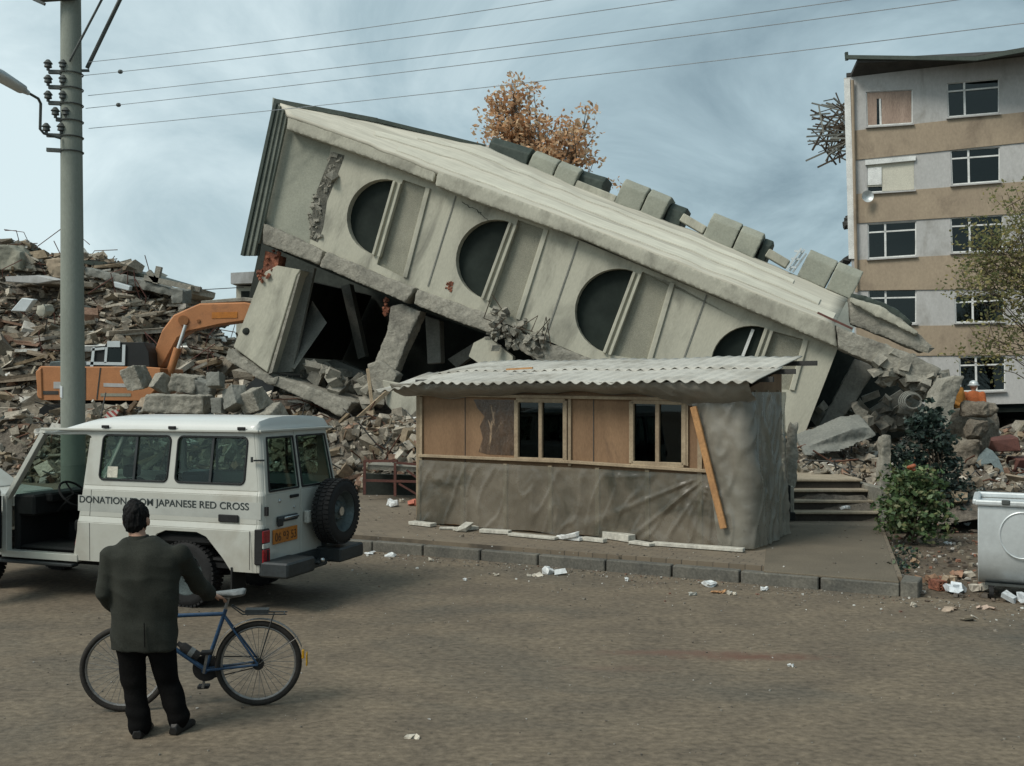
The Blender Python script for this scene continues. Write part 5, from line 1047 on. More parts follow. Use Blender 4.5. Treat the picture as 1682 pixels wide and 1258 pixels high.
mb = MB(); mb.tube([BB_ + Vector((0, -.05, .09)), Vector((.0, -.045, RW + .04))], .005, 5); mb.tube([BB_ + Vector((0, -.05, -.09)), Vector((.0, -.045, RW - .04))], .005, 5); bb(mb, 'chain', 'tyre')
d_ = (HB - BB_).normalized(); mb = MB(); p = BB_ + d_ * .10 + Vector((-.035, 0, .045)); mb.tube([p, p + d_ * .15, p + d_ * .17, p + d_ * .20], [.036, .036, .02, .018], 14); bt = mb.build('bottle', M['black'], None, local=True, smooth=True); bt.matrix_world = BM_
tag(bt, 'dark drink bottle caged on the down tube of the blue bicycle', 'bottle')
mb = MB(); mb.tube([p + d_ * .05, p + d_ * .09], .0368, 14); bl = mb.build('label_band', M['saddle'], bt, local=True)
# ------------------------------------------------------------------ utility pole, lamp, cables
PY = 18.8
pole = thing('utility_pole', 'round concrete utility pole standing behind the white wagon', 'pole', gp(121, 1, 0) if False else Vector(((121 - CU) / F * PY, PY, PZ)))
pb = Vector(((121 - CU) / F * PY, PY, 0)); pt = Vector(((115.5 - CU) / F * PY, PY, 11.6))
def pp(z): return pb.lerp(pt, z / 11.6)
mb = MB(); mb.tube([pp(z) for z in (0, 3, 6, 9, 11.6)], [.222, .212, .198, .185, .172], 28); mb.build('shaft', M['pole'], pole, smooth=True)
mb = MB(); z0 = at(100, 652, PY).z; mb.prism([pp(z0 + dz) + Vector((dx, -math.sqrt(max(0, .222 ** 2 - dx * dx)), 0)) for dx, dz in ((-.20, 0), (-.11, -.02), (-.11, .2), (-.20, .22))], (0, -.004, 0)); mb.build('notice', M['galv'], pole)
def insul(mb, p, s=1):
    mb.tube([p, p + Vector((0, 0, .05 * s)), p + Vector((0, 0, .06 * s)), p + Vector((0, 0, .12 * s)), p + Vector((0, 0, .13 * s)), p + Vector((0, 0, .2 * s))], [.03 * s, .03 * s, .07 * s, .06 * s, .085 * s, .03 * s], 10)
arms = [(80, 110, 122, 0), (80, 140, 147, 0), (80, 163, 173, 0), (92, 192, 200, 1), (77, 214, 226, 0), (77, 243, 250, 2)]
for u, v0, v1, ty in arms:
    z1 = at(100, v1, PY).z; q = pp(z1); tip = at(u, v1 - 4, PY - .15); mb = MB(); mb.beam(q + Vector((-.1, -.12, 0)), tip, .06, .07); mb.tube([pp(z1) + Vector((math.cos(a) * .21, math.sin(a) * .21, 0)) for a in [6.2832 * i / 20 for i in range(20)]], .014, 5, closed=True)
    o = mb.build('bracket', M['steel'], pole); 
    if ty < 2:
        mb = MB()
        for k in ((0, .28) if ty == 0 else (0, .2)): insul(mb, tip + Vector((k, -.02, .02)), 1.0)
        mb.build('insulator', M['steel'], o, smooth=True)
for (u0, v0), (u1, v1), r_, dy in (((167, 0), (114, 101), .022, -.22), ((197, 0), (143, 112), .038, .1)):
    a = at(u1, v1, PY + dy); b_ = at(u0, v0, PY + dy); mb = MB(); mb.tube([a, a + (b_ - a) * 1.35], r_, 8); mb.build('strut', M['steel'], pole)
mb = MB(); mb.beam(at(133, 116, PY + .05), at(147, 116, PY + .1), .05, .04); mb.build('strut_foot', M['steel'], pole)
mb = MB(); a = at(60, -3, PY - .25); mb.beam(a, Vector((pp(a.z).x + 1.9, PY - .25, a.z + .16)), .12, .12); mb.beam(at(54, -2, PY - .3), at(74, 7, PY - .3), .05, .05); mb.build('cross_arm', M['steel'], pole)
lamp = thing('street_lamp', 'grey street lamp head on a bent arm fixed to the concrete pole', 'lamp', at(100, 226, PY - .2))
mb = MB(); mb.tube([at(100, 227, PY - .2), at(72, 219, PY - .4), at(66, 212, PY - .5), at(67, 170, PY - .6), at(63, 162, PY - .7), at(44, 151, PY - 1.0)], .026, 8); mb.build('arm', M['steel'], lamp, smooth=True)
mb = MB(); a, b_ = at(47, 153, PY - 1.0), at(-14, 116, PY - 1.8); d_ = (b_ - a).normalized(); sx = d_.cross(Vector((0, 0, 1))).normalized(); uz = sx.cross(d_)
mb.loft([[a + d_ * t + sx * (math.cos(q) * w_) + uz * (math.sin(q) * h_) for q in [6.2832 * i / 14 for i in range(14)]] for t, w_, h_ in ((0, .04, .04), (.12, .06, .06), (.16, .12, .08), (.7, .15, .10), (1.0, .10, .07))]); mb.build('lamp_head', M['galv'], lamp, smooth=True, angle=60)
cab = [((145, 102), (905, 0), 'topmost'), ((138, 124), (1120, -2), 'second from the top'), ((145, 157), (1395, 0), 'middle'), ((141, 178), (1600, -4), 'second from the bottom'), ((146, 211), (1682, 38), 'lowest')]
D3 = Vector((.894, -.447, 0))
for i, ((u0, v0), (u1, v1), lb) in enumerate(cab):
    P0 = at(u0, v0, PY + .1 * i); x1 = (u1 - CU) / F; t_ = (x1 * P0.y - P0.x) / (D3.x - x1 * D3.y); P1 = P0 + D3 * t_; P1.z = CH - (v1 - HV) / F * P1.y
    slope = (P1.z - P0.z) / t_; pts = []
    T = max(t_ * 1.1, 21) if i else 21
    for k in range(25):
        q = k / 24 * T; sg = .22 * ((q / t_) * (q / t_ - 1)) * 1.0; p = P0 + D3 * q; p.z = P0.z + slope * q + sg; pts.append(p)
    mb = MB(); mb.tube(pts, .0058, 5); o = mb.build('overhead_cable', M['wire']);
    if i in (1, 3): mb2 = MB(); c_ = pts[1].lerp(pts[2], .1) if i == 1 else pts[1]; mb2.ball(c_, (.05, .035, .04), 8, 6); mb2.build('line_clamp', M['steel'], o)
    tag(o, 'overhead cable crossing the sky from the concrete pole, ' + lb + ' of the five', 'cable', 'overhead cables from the concrete pole')

# ------------------------------------------------------------------ excavator among the rubble
EY = 33.0
exc = thing('excavator', 'orange tracked excavator half buried behind rubble at left', 'excavator', at(160, 700, EY))
def E(u, v, d=0): return at(u, v, EY + d)
def eprism(name, pts, d0, th, mat, par=None, bevel=.03, **k):
    mb = MB(); mb.prism([E(u, v, d0) for u, v in pts], (0, th, 0)); return mb.build(name, M[mat], par or exc, bevel=bevel, **k)
hs2 = eprism('engine_house', [(66, 601), (128, 602), (236, 602), (264, 604), (264, 630), (240, 658), (66, 657), (60, 650), (62, 606)], 0, 2.3, 'orange')
eprism('engine_cover', [(82, 594), (104, 592), (150, 594), (150, 603), (80, 602)], .3, 1.7, 'rimgrey', hs2)
eprism('panel_line', [(138, 604), (141, 604), (141, 656), (138, 656)], -.012, .01, 'soffit', hs2, 0); eprism('panel_line', [(164, 604), (166, 604), (160, 656), (158, 656)], -.012, .01, 'soffit', hs2, 0)
eprism('marking', [(88, 627), (100, 627), (100, 638), (88, 638)], -.012, .01, 'aptwhite', hs2, 0); eprism('marking', [(170, 629), (208, 630), (208, 636), (170, 635)], -.012, .01, 'aptwhite', hs2, 0)
eprism('grille', [(70, 642), (96, 642), (96, 648), (70, 648)], -.012, .01, 'soffit', hs2, 0); eprism('lower_trim', [(165, 646), (215, 646), (215, 651), (165, 651)], -.014, .012, 'stipple', hs2, 0)
eprism('counterweight', [(58, 610), (68, 603), (70, 656), (62, 654)], -.05, 2.4, 'orange')
cb = eprism('cab', [(148, 600), (152, 570), (172, 568), (176, 562), (236, 562), (244, 578), (246, 602)], .1, 1.0, 'seal', None, .04)
for q in ([(148, 602), (152, 570), (156, 570), (153, 602)], [(171, 596), (173, 570), (177, 570), (175, 596)], [(200, 600), (201, 566), (206, 566), (205, 600)], [(150, 572), (172, 570), (172, 574), (151, 576)], [(142, 594), (200, 595), (200, 600), (142, 599)], [(176, 560), (197, 560), (197, 570), (176, 570)]):
    eprism('cab_frame', q, .04, .07, 'galv', cb, 0)
eprism('window', [(178, 572), (199, 572), (199, 594), (178, 594)], .06, .02, 'dkglass', cb, 0)
boom = eprism('boom', [(243, 604), (266, 542), (285, 517), (298, 511), (328, 498), (402, 496), (450, 505), (448, 530), (400, 528), (345, 536), (313, 543), (305, 548), (292, 556), (266, 604)], .9, .55, 'orange', None, .05)
eprism('boom_plate', [(348, 513), (390, 512), (390, 522), (348, 523)], .885, .014, 'plate', boom, 0); mb = MB(); mb.tube([E(301, 526, .8), E(301, 526, 1.55)], .17, 16); mb.tube([E(326, 527, .85), E(326, 527, 1.5)], .06, 12); mb.build('pivot_pin', M['orange'], boom)
mb = MB(); mb.tube([E(305, 534, .75), E(292, 574, .75)], .06, 10); cy = mb.build('hydraulic_rod', M['galv'], boom, smooth=True)
mb = MB(); mb.tube([E(292, 572, .75), E(276, 622, .75)], .13, 12); mb.build('hydraulic_cylinder', M['orange'], boom, smooth=True)
eprism('boom_pipe', [(330, 494), (400, 488), (440, 492), (440, 497), (400, 495), (330, 499)], 1.0, .3, 'rawconc', boom, .02)
stick = eprism('stick', [(436, 500), (462, 506), (446, 620), (430, 620)], 1.0, .4, 'orange'); mb = MB(); mb.prism([E(428, 612, .7), E(452, 616, .7), E(446, 660, .7), (E(410, 655, .7)), E(404, 636, .7)], (0, .9, 0)); mb.build('bucket', M['blackmetal'], stick)
for d in (.05, 1.85):
    tr = eprism('track', [(64, 672), (74, 664), (250, 664), (262, 674), (262, 702), (250, 712), (74, 712), (64, 702)], d, .45, 'interior')
eprism('undercarriage', [(120, 655), (210, 655), (210, 700), (120, 700)], .5, 1.3, 'interior')

# ------------------------------------------------------------------ trees and shrubs
def leaves(mb, c, n, rad, size, cols, rng, flat=.0):
    for k in range(n):
        while True:
            q = Vector((rng.uniform(-1, 1), rng.uniform(-1, 1), rng.uniform(-1, 1)))
            if q.length < 1: break
        p = Vector(c) + Vector((q.x * rad[0], q.y * rad[1], q.z * rad[2])); R = rotm(rng, 1.0); s_ = size * rng.uniform(.6, 1.3)
        a, b_ = R @ Vector((s_, 0, 0)), R @ Vector((0, s_ * .62, 0)); f_ = rng.uniform(.72, 1.25); mb.col = tuple(x * f_ for x in rng.choice(cols)); mb.add([p - a, p - b_ * .9 + a * .1, p + a, p + b_ * .9 + a * .1], [(0, 1, 2, 3)])
def tree(name, label, base, h, crown, rng, leaf, size, cols, nb, per, tr=.22, bare=0.0, tw=1.0, parts=('trunk', 'crown')):
    t = thing(name, label, 'tree', base); tips = []; mb = MB(); base = Vector(base)
    mb.tube([base, base + Vector((.1, .05, h * .3)), base + Vector((-.05, 0, h * .55)), base + Vector((.1, .1, h * .9))], [tr, tr * .75, tr * .5, tr * .12], 9)
    for k in range(nb):
        c, r_ = rng.choice(crown); f_ = rng.uniform(.28, .7); p0 = base + Vector((.05, .03, h * f_))
        while True:
            q = Vector((rng.uniform(-1, 1), rng.uniform(-1, 1), rng.uniform(-1, 1)))
            if q.length < 1: break
        e_ = Vector(c) + Vector((q.x * r_[0], q.y * r_[1], q.z * r_[2]))
        if e_.z < p0.z: p0 = base + Vector((.05, .03, max(h * .22, e_.z - base.z - 1)))
        m1 = p0.lerp(e_, .5) + Vector((rng.uniform(-.3, .3), rng.uniform(-.3, .3), rng.uniform(.0, .4))); mb.tube([p0, m1, e_], [tr * .28 * tw, tr * .13 * tw, .012 * tw], 5)
        tips += [(e_, 1.0), (m1.lerp(e_, .6), .8)]
        for s_ in range(3):
            q2 = m1.lerp(e_, rng.uniform(.2, .9)); e2_ = q2 + Vector((rng.gauss(0, .45), rng.gauss(0, .45), rng.gauss(.25, .4))); mb.tube([q2, e2_], [.022 * tw, .007 * tw], 4); tips.append((e2_, .8))
    mb.build(parts[0], M['bark'], t, smooth=True)
    mb = MB()
    for p, k in tips:
        if rng.random() < bare: continue
        leaves(mb, p, per, (leaf * k, leaf * k, leaf * k * .8), size, cols, rng)
    mb.build(parts[1], M['autumn'], t, recalc=False); return t
rng = random.Random(41)
ay = 36.0; oc = [(.66, .42, .25), (.60, .35, .19), (.70, .50, .32), (.52, .30, .16), (.66, .48, .30)]
cr = [(at(888, 268, ay), (2.1, 1.6, 1.0)), (at(835, 235, ay), (1.0, 1.0, 1.2)), (at(930, 250, ay), (1.4, 1.3, 1.2)), (at(870, 240, ay), (1.9, 1.6, 1.3)), (at(850, 165, ay), (.7, .6, .8)), (at(948, 210, ay), (.8, .7, .6)), (at(905, 285, ay), (2.1, 1.6, 1.2)), (at(830, 180, ay), (.6, .6, .8))]
tree('autumn_tree', 'orange-leaved autumn tree rising behind the collapsed building', (at(895, 645, ay).x, ay, 0), 12.2, cr, rng, .50, .10, oc, 110, 17, .2, .10)
rng = random.Random(17); ty = 27.0
gc = [(.26, .25, .12), (.31, .28, .13), (.20, .21, .10), (.36, .30, .13), (.17, .19, .09)]
cr = [(at(1640, 440, ty), (1.3, 1.2, 1.4)), (at(1690, 380, ty), (1.2, 1.2, 1.3)), (at(1665, 500, ty), (1.6, 1.2, .9)), (at(1600, 430, ty), (.8, .8, .9)), (at(1700, 320, ty), (.8, .8, .6)), (at(1640, 570, ty), (1.3, .9, .5)), (at(1720, 450, ty), (1.2, 1.2, 2.0))]
tree('sparse_tree', 'thin olive and yellow leaved tree in front of the apartment block', (at(1735, 645, ty).x, ty, .6), 7.6, cr, rng, .48, .058, gc, 80, 15, .15, .04, .55)
def shrub(name, label, base, crown, n, size, cols, seed, stems=7):
    rng = random.Random(seed); t = thing(name, label, 'shrub', base); mb = MB(); base = Vector(base)
    for k in range(stems):
        c, r_ = rng.choice(crown); e_ = Vector(c) + Vector((rng.uniform(-1, 1) * r_[0] * .6, rng.uniform(-1, 1) * r_[1] * .6, rng.uniform(-.2, .8) * r_[2])); mb.tube([base + Vector((rng.uniform(-.1, .1), rng.uniform(-.1, .1), 0)), base.lerp(e_, .5) + Vector((rng.uniform(-.1, .1), 0, .1)), e_], [.02, .014, .006], 5)
    mb.build('stem', M['bark'], t); mb = MB()
    for k in range(n):
        c, r_ = rng.choice(crown); q = Vector((rng.gauss(0, .48), rng.gauss(0, .48), rng.gauss(0, .48))); leaves(mb, Vector(c) + Vector((q.x * r_[0], q.y * r_[1], q.z * r_[2])), 7, (.08, .08, .06), size, cols, rng)
    mb.build('foliage', M['leaf'], t, recalc=False); return t
gr = [(.07, .12, .045), (.09, .15, .055), (.045, .08, .032), (.13, .175, .07), (.16, .17, .075)]
by_ = 16.3
bush = shrub('rose_bush', 'leafy green bush with one red bloom beside the steps', (at(1495, 880, by_).x, by_, .05), [(at(1490, 800, by_), (.42, .4, .38)), (at(1512, 850, by_), (.42, .4, .38)), (at(1475, 840, by_), (.34, .4, .4)), (at(1528, 830, by_), (.24, .3, .36)), (at(1500, 790, by_), (.36, .3, .22))], 560, .05, gr, 3, 12)
mb = MB()
for k in range(9): a = k * .7; mb.ball(at(1497, 771, by_ - .35) + Vector((.035 * math.cos(a), .035 * math.sin(a), .008 * k)), (.04, .04, .03), 8, 6)
mb.build('bloom', M['amber'], bush)
dg = [(.022, .04, .032), (.032, .056, .042), (.017, .03, .025), (.04, .065, .05)]
dy2 = 18.2
shrub('dark_shrub', 'tall dark evergreen shrub behind the leafy green bush', (at(1540, 850, dy2).x, dy2, .2), [(at(1535, 720, dy2), (.34, .3, .42)), (at(1550, 770, dy2), (.36, .3, .5)), (at(1530, 690, dy2), (.22, .2, .25)), (at(1560, 815, dy2), (.4, .3, .4)), (at(1512, 700, dy2), (.2, .2, .2))], 520, .05, dg, 6, 9)
shrub('dark_shrub', 'low dark shrub between the broken post and the tall evergreen', (at(1490, 800, 18.6).x, 18.6, .4), [(at(1485, 755, 18.6), (.35, .3, .35)), (at(1500, 775, 18.6), (.35, .3, .3))], 170, .05, dg, 9, 6)
rng = random.Random(12)
for u, v, Y, lb in ((1487, 918, 13.2, 'small weed clump growing at the right edge of the path'), (1482, 944, 12.5, 'tuft of weeds against the right-hand kerb end')):
    t = thing('weed', lb, 'weed', gp(u, v, .02)); mb = MB(); p = gp(u, v, .02); leaves(mb, p + Vector((0, 0, .12)), 90, (.22, .2, .12), .035, dg + gr[:1], rng); mb.build('foliage', M['leaf'], t, recalc=False)

# ------------------------------------------------------------------ steps up to the entrance
SX0, SX1, SY = at(1303, 860, 17.9).x, at(1445, 860, 17.9).x, 17.9
st = thing('entrance_steps', 'four worn stone steps leading up right of the hut', 'steps', ((SX0 + SX1) / 2, SY, PZ))
M['tread'] = pm('stone_tread', (.40, .335, .245), (.27, .225, .165), scale=2.5, rough=.9, bump=.4, bscale=30, fine=.2)
M['riser'] = pm('shaded_riser', (.055, .048, .038), (.035, .03, .025), scale=2.5, rough=1, bump=.4)  # near-black copy of the step stone, painting the shade under each tread
for k in range(4):
    z = PZ + .17 * (k + 1); y = SY + .29 * k; mb = MB(); mb.box(((SX0 + SX1) / 2, y + (.17 if k < 3 else 1.0), z - .022), (SX1 - SX0, .36 if k < 3 else 2.0, .044)); mb.build('tread', M['tread'], st, bevel=.01)
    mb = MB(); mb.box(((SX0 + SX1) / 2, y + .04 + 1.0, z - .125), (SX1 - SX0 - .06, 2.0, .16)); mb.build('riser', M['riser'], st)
mb = MB(); mb.box((SX0 - .08, SY + .45, PZ + .32), (.14, 1.1, .64)); mb.build('side_wall', M['rawconc'], st, bevel=.02)
mb = MB(); mb.box((SX1 + .07, SY + .75, PZ + .30), (.14, 1.5, .6)); mb.build('side_wall', M['rawconc'], st, bevel=.02)
rng = random.Random(6)
def post(label, u0, u1, v0, v1, Y, lean=0, mat='rawconc'):
    mb = MB(); a, b_ = at(u0, v1, Y), at(u1, v0, Y); w_ = b_.x - a.x; z0, z1 = a.z, b_.z; n = 7
    rings = []
    for i in range(n):
        t = i / (n - 1); cx = (a.x + b_.x) / 2 + lean * t; rings.append([Vector((cx + sx * w_ / 2 * (1 - .2 * t) + rng.uniform(-.02, .02), Y + sy * w_ / 2 + rng.uniform(-.02, .02), lerp(z0, z1, t) + (rng.uniform(-.06, .06) if i == n - 1 else 0))) for sx, sy in ((-1, -1), (0, -1.05), (1, -1), (1.05, 0), (1, 1), (-1, 1))])
    mb.loft(rings); erode(solo(mb, 'broken_post', M[mat], label, 'post'), .03, .02, u0 * .01)
post('pale broken gate post left of the entrance steps', 1291, 1306, 695, 800, 18.0, .05)
post('chipped gate post between the steps and the green bush', 1441, 1462, 716, 815, 18.6, .02)
mb = MB(); mb.box(at(1291, 826, 17.2), (.13, .12, .62)); mb.box(at(1284, 812, 17.3), (.07, .1, .8)); mb.box(at(1295, 848, 17.15), (.22, .1, .14)); solo(mb, 'metal_bracket', M['interior'], 'black upright metal scrap between the hut and the steps', 'scrap', bevel=.01)

# ------------------------------------------------------------------ waste container at the right edge
dx0, dY = at(1606, 900, 11.9).x, 11.9
bin_ = thing('waste_container', 'pale galvanised rubbish container at the right edge of the road', 'container', (dx0 + .7, dY + .5, 0))
def dp(x, y, z): return Vector((dx0 + x * .898 + y * .44, dY - x * .44 + y * .898, z))
DR = Matrix.Rotation(-math.atan2(.44, .898), 3, 'Z')
prof = [(0, 1.13), (.0, .62), (.04, .42), (.14, .26), (.30, .17), (.85, .17), (1.0, .28), (1.06, .5), (1.08, 1.13)]
mb = MB(); mb.hull([dp(0.0, y, z) for y, z in prof], [dp(1.35, y, z) for y, z in prof]); mb.build('tank', M['galv'], bin_, smooth=True, angle=38, bevel=.008)
mb = MB(); mb.box(dp(.675, .0, 1.17), (1.41, .08, .07), DR); mb.box(dp(.675, 1.08, 1.17), (1.41, .08, .07), DR); mb.box(dp(-.02, .54, 1.17), (.08, 1.0, .07), DR); mb.box(dp(1.37, .54, 1.17), (.08, 1.0, .07), DR); mb.build('rim', M['galv'], bin_, bevel=.02, seg=2)
mb = MB(); c = dp(.47, -.004, .80); mb.tube([dp(.47 + .235 * math.cos(a), -.004, .80 + .27 * math.sin(a)) for a in [6.2832 * i / 40 for i in range(40)]], .010, 6, closed=True); mb.build('embossed_ring', M['galv'], bin_, smooth=True)
mb = MB(); mb.box(dp(.3, -.03, 1.185), (.09, .05, .06), DR); mb.box(dp(1.1, -.03, 1.185), (.09, .05, .06), DR); mb.build('lifting_lug', M['steel'], bin_, bevel=.01)
for x in (.14, 1.2):
    for y in (.2, .9): mb = MB(); mb.tube([dp(x - .02, y, .075), dp(x + .03, y, .075)], .075, 14); mb.build('castor', M['black'], bin_)
mb = MB(); mb.box(dp(.675, .55, .17), (1.2, .7, .03), DR); mb.build('underframe', M['steel'], bin_)

# ------------------------------------------------------------------ white saloon car seen past and through the wagon
CO = Vector((-9.7, 16.2, 0)); CM = Matrix(((-.9397, -.342, 0, CO.x), (.342, -.9397, 0, CO.y), (0, 0, 1, 0), (0, 0, 0, 1)))
car = thing('parked_car', 'white saloon car parked beyond the wagon, seen through its windows', 'car', M=CM)
def carp(x, z, y): return Vector((x, y, z))
mb = MB(); low = [(-2.1, .35), (-1.75, .35), (-1.6, .58), (-1.35, .66), (-1.1, .58), (-.95, .3), (.9, .3), (1.05, .58), (1.3, .66), (1.55, .58), (1.7, .35), (2.1, .35), (2.12, .7), (1.95, .84), (.95, .93), (-1.3, .98), (-2.08, .93), (-2.14, .7)]
mb.prism([carp(x, z, -.8) for x, z in low], (0, 1.6, 0)); mb.build('body', M['white'], car, local=True, bevel=.03, seg=2)
ck_ = [(.85, .93), (.25, 1.36), (-.9, 1.38), (-1.5, .97)]
mb = MB(); mb.hull([carp(x, z, -.74 + (.12 if z > 1.1 else 0)) for x, z in ck_], [carp(x, z, .74 - (.12 if z > 1.1 else 0)) for x, z in ck_]); mb.build('cabin', M['white'], car, local=True, bevel=.03, seg=2)
for sd in (1, -1):
    for q in ([(.62, .99), (.2, 1.30), (-.25, 1.31), (-.25, .98)], [(-.33, .98), (-.33, 1.31), (-.85, 1.31), (-1.25, 1.0)]):
        mb = MB(); mb.prism([carp(x, z, sd * (.755 - .27 * max(0, z - .93))) for x, z in q], (0, sd * .01, 0)); mb.build('window', M['dkglass'], car, local=True)
for x in (-1.35, 1.3):
    for sd in (1, -1):
        mb = MB(); mb.tube([carp(x, .3, sd * .62), carp(x, .3, sd * .8)], .3, 24); o = mb.build('wheel', M['black'], car, local=True, bevel=.03); mb = MB(); mb.tube([carp(x, .3, sd * .8), carp(x, .3, sd * .81)], .17, 18); mb.build('rim', M['alloy'], o, local=True)

# ------------------------------------------------------------------ odds and ends
fr = thing('work_bench', 'rusty red steel frame table between the wagon and the hut', 'frame', gp(645, 822, .1)); fy = 21.4
mb = MB()
for u0, v0, u1, v1 in ((598, 757, 652, 757), (599, 757, 599, 812), (649, 760, 649, 815), (599, 789, 690, 791), (652, 760, 700, 764), (690, 764, 690, 815)): mb.beam(at(u0, v0, fy), at(u1, v1, fy), .055, .05)
mb.beam(at(668, 772, fy), at(688, 787, fy), .04, .04); mb.beam(at(655, 794, fy), at(690, 815, fy), .04, .04); mb.beam(at(599, 757, fy), at(599, 757, fy + .9) , .05, .05); mb.beam(at(652, 757, fy), at(652, 757, fy + .9), .05, .05)
mb.build('leg_frame', M['rustred'], fr); mb = MB(); mb.prism([at(604, 763, fy + .06), at(700, 768, fy + .06), at(700, 776, fy + .06), at(604, 771, fy + .06)], (0, .9, 0)); mb.build('shelf', M['rawconc'], fr)
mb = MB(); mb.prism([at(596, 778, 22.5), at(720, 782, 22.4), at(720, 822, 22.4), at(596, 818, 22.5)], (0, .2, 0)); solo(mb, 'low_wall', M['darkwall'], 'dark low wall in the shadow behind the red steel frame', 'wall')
mb = MB(); mb.prism([at(1318, 737, 21.2), at(1398, 705, 21.4), at(1428, 700, 21.6), at(1440, 716, 21.6), at(1384, 741, 21.2), at(1322, 750, 21.0)], (.1, 1.0, .25)); erode(solo(mb, 'concrete_slab', M['greyconc'], 'pale tilted concrete slab above the entrance steps', 'slab'), .035, .02, 2)
def rck(label, u, v, Y, w_, h_, seed, mat='rawconc', d_=None, name='boulder', rough=.35, zr=0):
    mb = MB()
    if mat != 'mud':
        rg_ = random.Random(seed); mb.chunk(at(u, v, Y), (w_ * .88, w_ * .7, h_ * .9), rg_, rotm(rg_, .28), .2)
        return erode(solo(mb, name, M[mat], label, 'rock'), max(.025, w_ * .035), .026 * w_, seed)
    mb.rock(at(u, v, Y), (w_ * .88, d_ or w_ * .7, h_ * .85), seed, 2, rough * 1.35, Matrix.Rotation(seed, 3, 'Z') @ Matrix.Rotation(zr, 3, 'Y')); return erode(solo(mb, name, M[mat], label, 'rock'), max(.025, w_ * .04), .045 * w_, seed)
M['mud'] = pm('earthy_rock', (.225, .195, .15), (.14, .12, .095), scale=3, rough=1, bump=1, bscale=12, fine=.3, bdist=.05)
rck('rounded grey block in front of the excavator body', 224, 621, 28.5, 1.0, .82, 3); rck('pale flat-topped stone right of the rounded grey block', 268, 631, 28.0, .75, .55, 5); rck('squarish pale stone left of the tilted base slab', 308, 630, 28.2, 1.2, .6, 8); rck('dark lump beside the squarish pale stone', 335, 640, 28, .7, .65, 12, 'greyconc')
mb = MB(); rng = random.Random(5); mb.chunk(at(288, 664, 26.6), (1.95, .9, .55), rng, Matrix.Rotation(.08, 3, 'Z') @ Matrix.Rotation(.03, 3, 'Y'), .16); solo(mb, 'concrete_block', M['rawconc'], 'long pale concrete block lying just above the wagon roof', 'block'); erode(bpy.context.scene.objects['concrete_block'], .04, .035, 5)
for i, (u, v, w_, h_, lb) in enumerate(((385, 655, .75, .7, 'grey boulder under the left end of the tilted base slab'), (420, 655, .8, .7, 'boulder at the right under the tilted base slab'), (360, 665, .5, .5, 'small boulder touching the long pale concrete block'), (447, 682, .95, .6, 'rounded dark boulder just behind the wagon roof'), (355, 625, .6, .5, 'stone under the outer corner of the base slab'))): rck(lb, u, v, 25.4, w_, h_, 20 + i, 'rawconc' if i % 2 else 'greyconc')
post('tall leaning stump of a snapped concrete column at the right', 1508, 1546, 618, 705, 21.6, .45)
for i, (u, v, Y, w_, h_, lb) in enumerate(((1606, 672, 21.5, .7, .5, 'topmost earthy rock of the heap below the workers'), (1603, 705, 21.3, .6, .55, 'middle earthy rock of the heap below the workers'), (1590, 745, 21, .75, .8, 'largest earthy rock at the base of the heap'), (1570, 772, 20.6, .55, .5, 'low earthy rock left at the base of the heap'))): rck(lb, u, v, Y, w_, h_, 40 + i, 'mud')
rck('earthy mound filling the heap behind the stacked rocks', 1600, 722, 22.1, 1.25, 1.75, 47, 'mud'); rck('lowest earthy rock touching the dark shrub', 1556, 790, 20.2, .5, .4, 51, 'mud')
mb = MB(); c = at(1500, 659, 22.4)
for k in range(4): mb.tube([c + Vector(((.19 + .02 * k) * math.cos(a), .06 * k, (.16 + .02 * k) * math.sin(a))) for a in [6.2832 * i / 22 for i in range(22)]], .02, 5, closed=True)
solo(mb, 'cable_coil', M['greyconc'], 'loose coil of grey cable hanging under the broken beam', 'coil', smooth=True)
mb = MB(); mb.prism([at(1630, 740, 20.5), at(1640, 752, 20.4), at(1650, 775, 20.3), at(1642, 778, 20.3), at(1628, 760, 20.4), at(1606, 768, 20.6), at(1604, 763, 20.6), at(1622, 748, 20.5)], (0, .25, .05)); solo(mb, 'blue_cloth', pm('faded_blue_cloth', (.16, .20, .20), (.11, .14, .145), rough=.9, bump=.6), 'crumpled faded blue cloth on the rubble above the container', 'cloth')
rng = random.Random(9)
for u, v, w_, h_, lb in ((1652, 728, .7, .35, 'rust red crumpled sheet left of the dark opening'), (1676, 768, .8, .55, 'rust red panel lying right of the faded blue cloth')): mb = MB(); mb.chunk(at(u, v, 20.6), (w_, .5, h_), rng, rotm(rng, .3)); solo(mb, 'metal_sheet', M['rustred'], lb, 'metal sheet', bevel=.02)
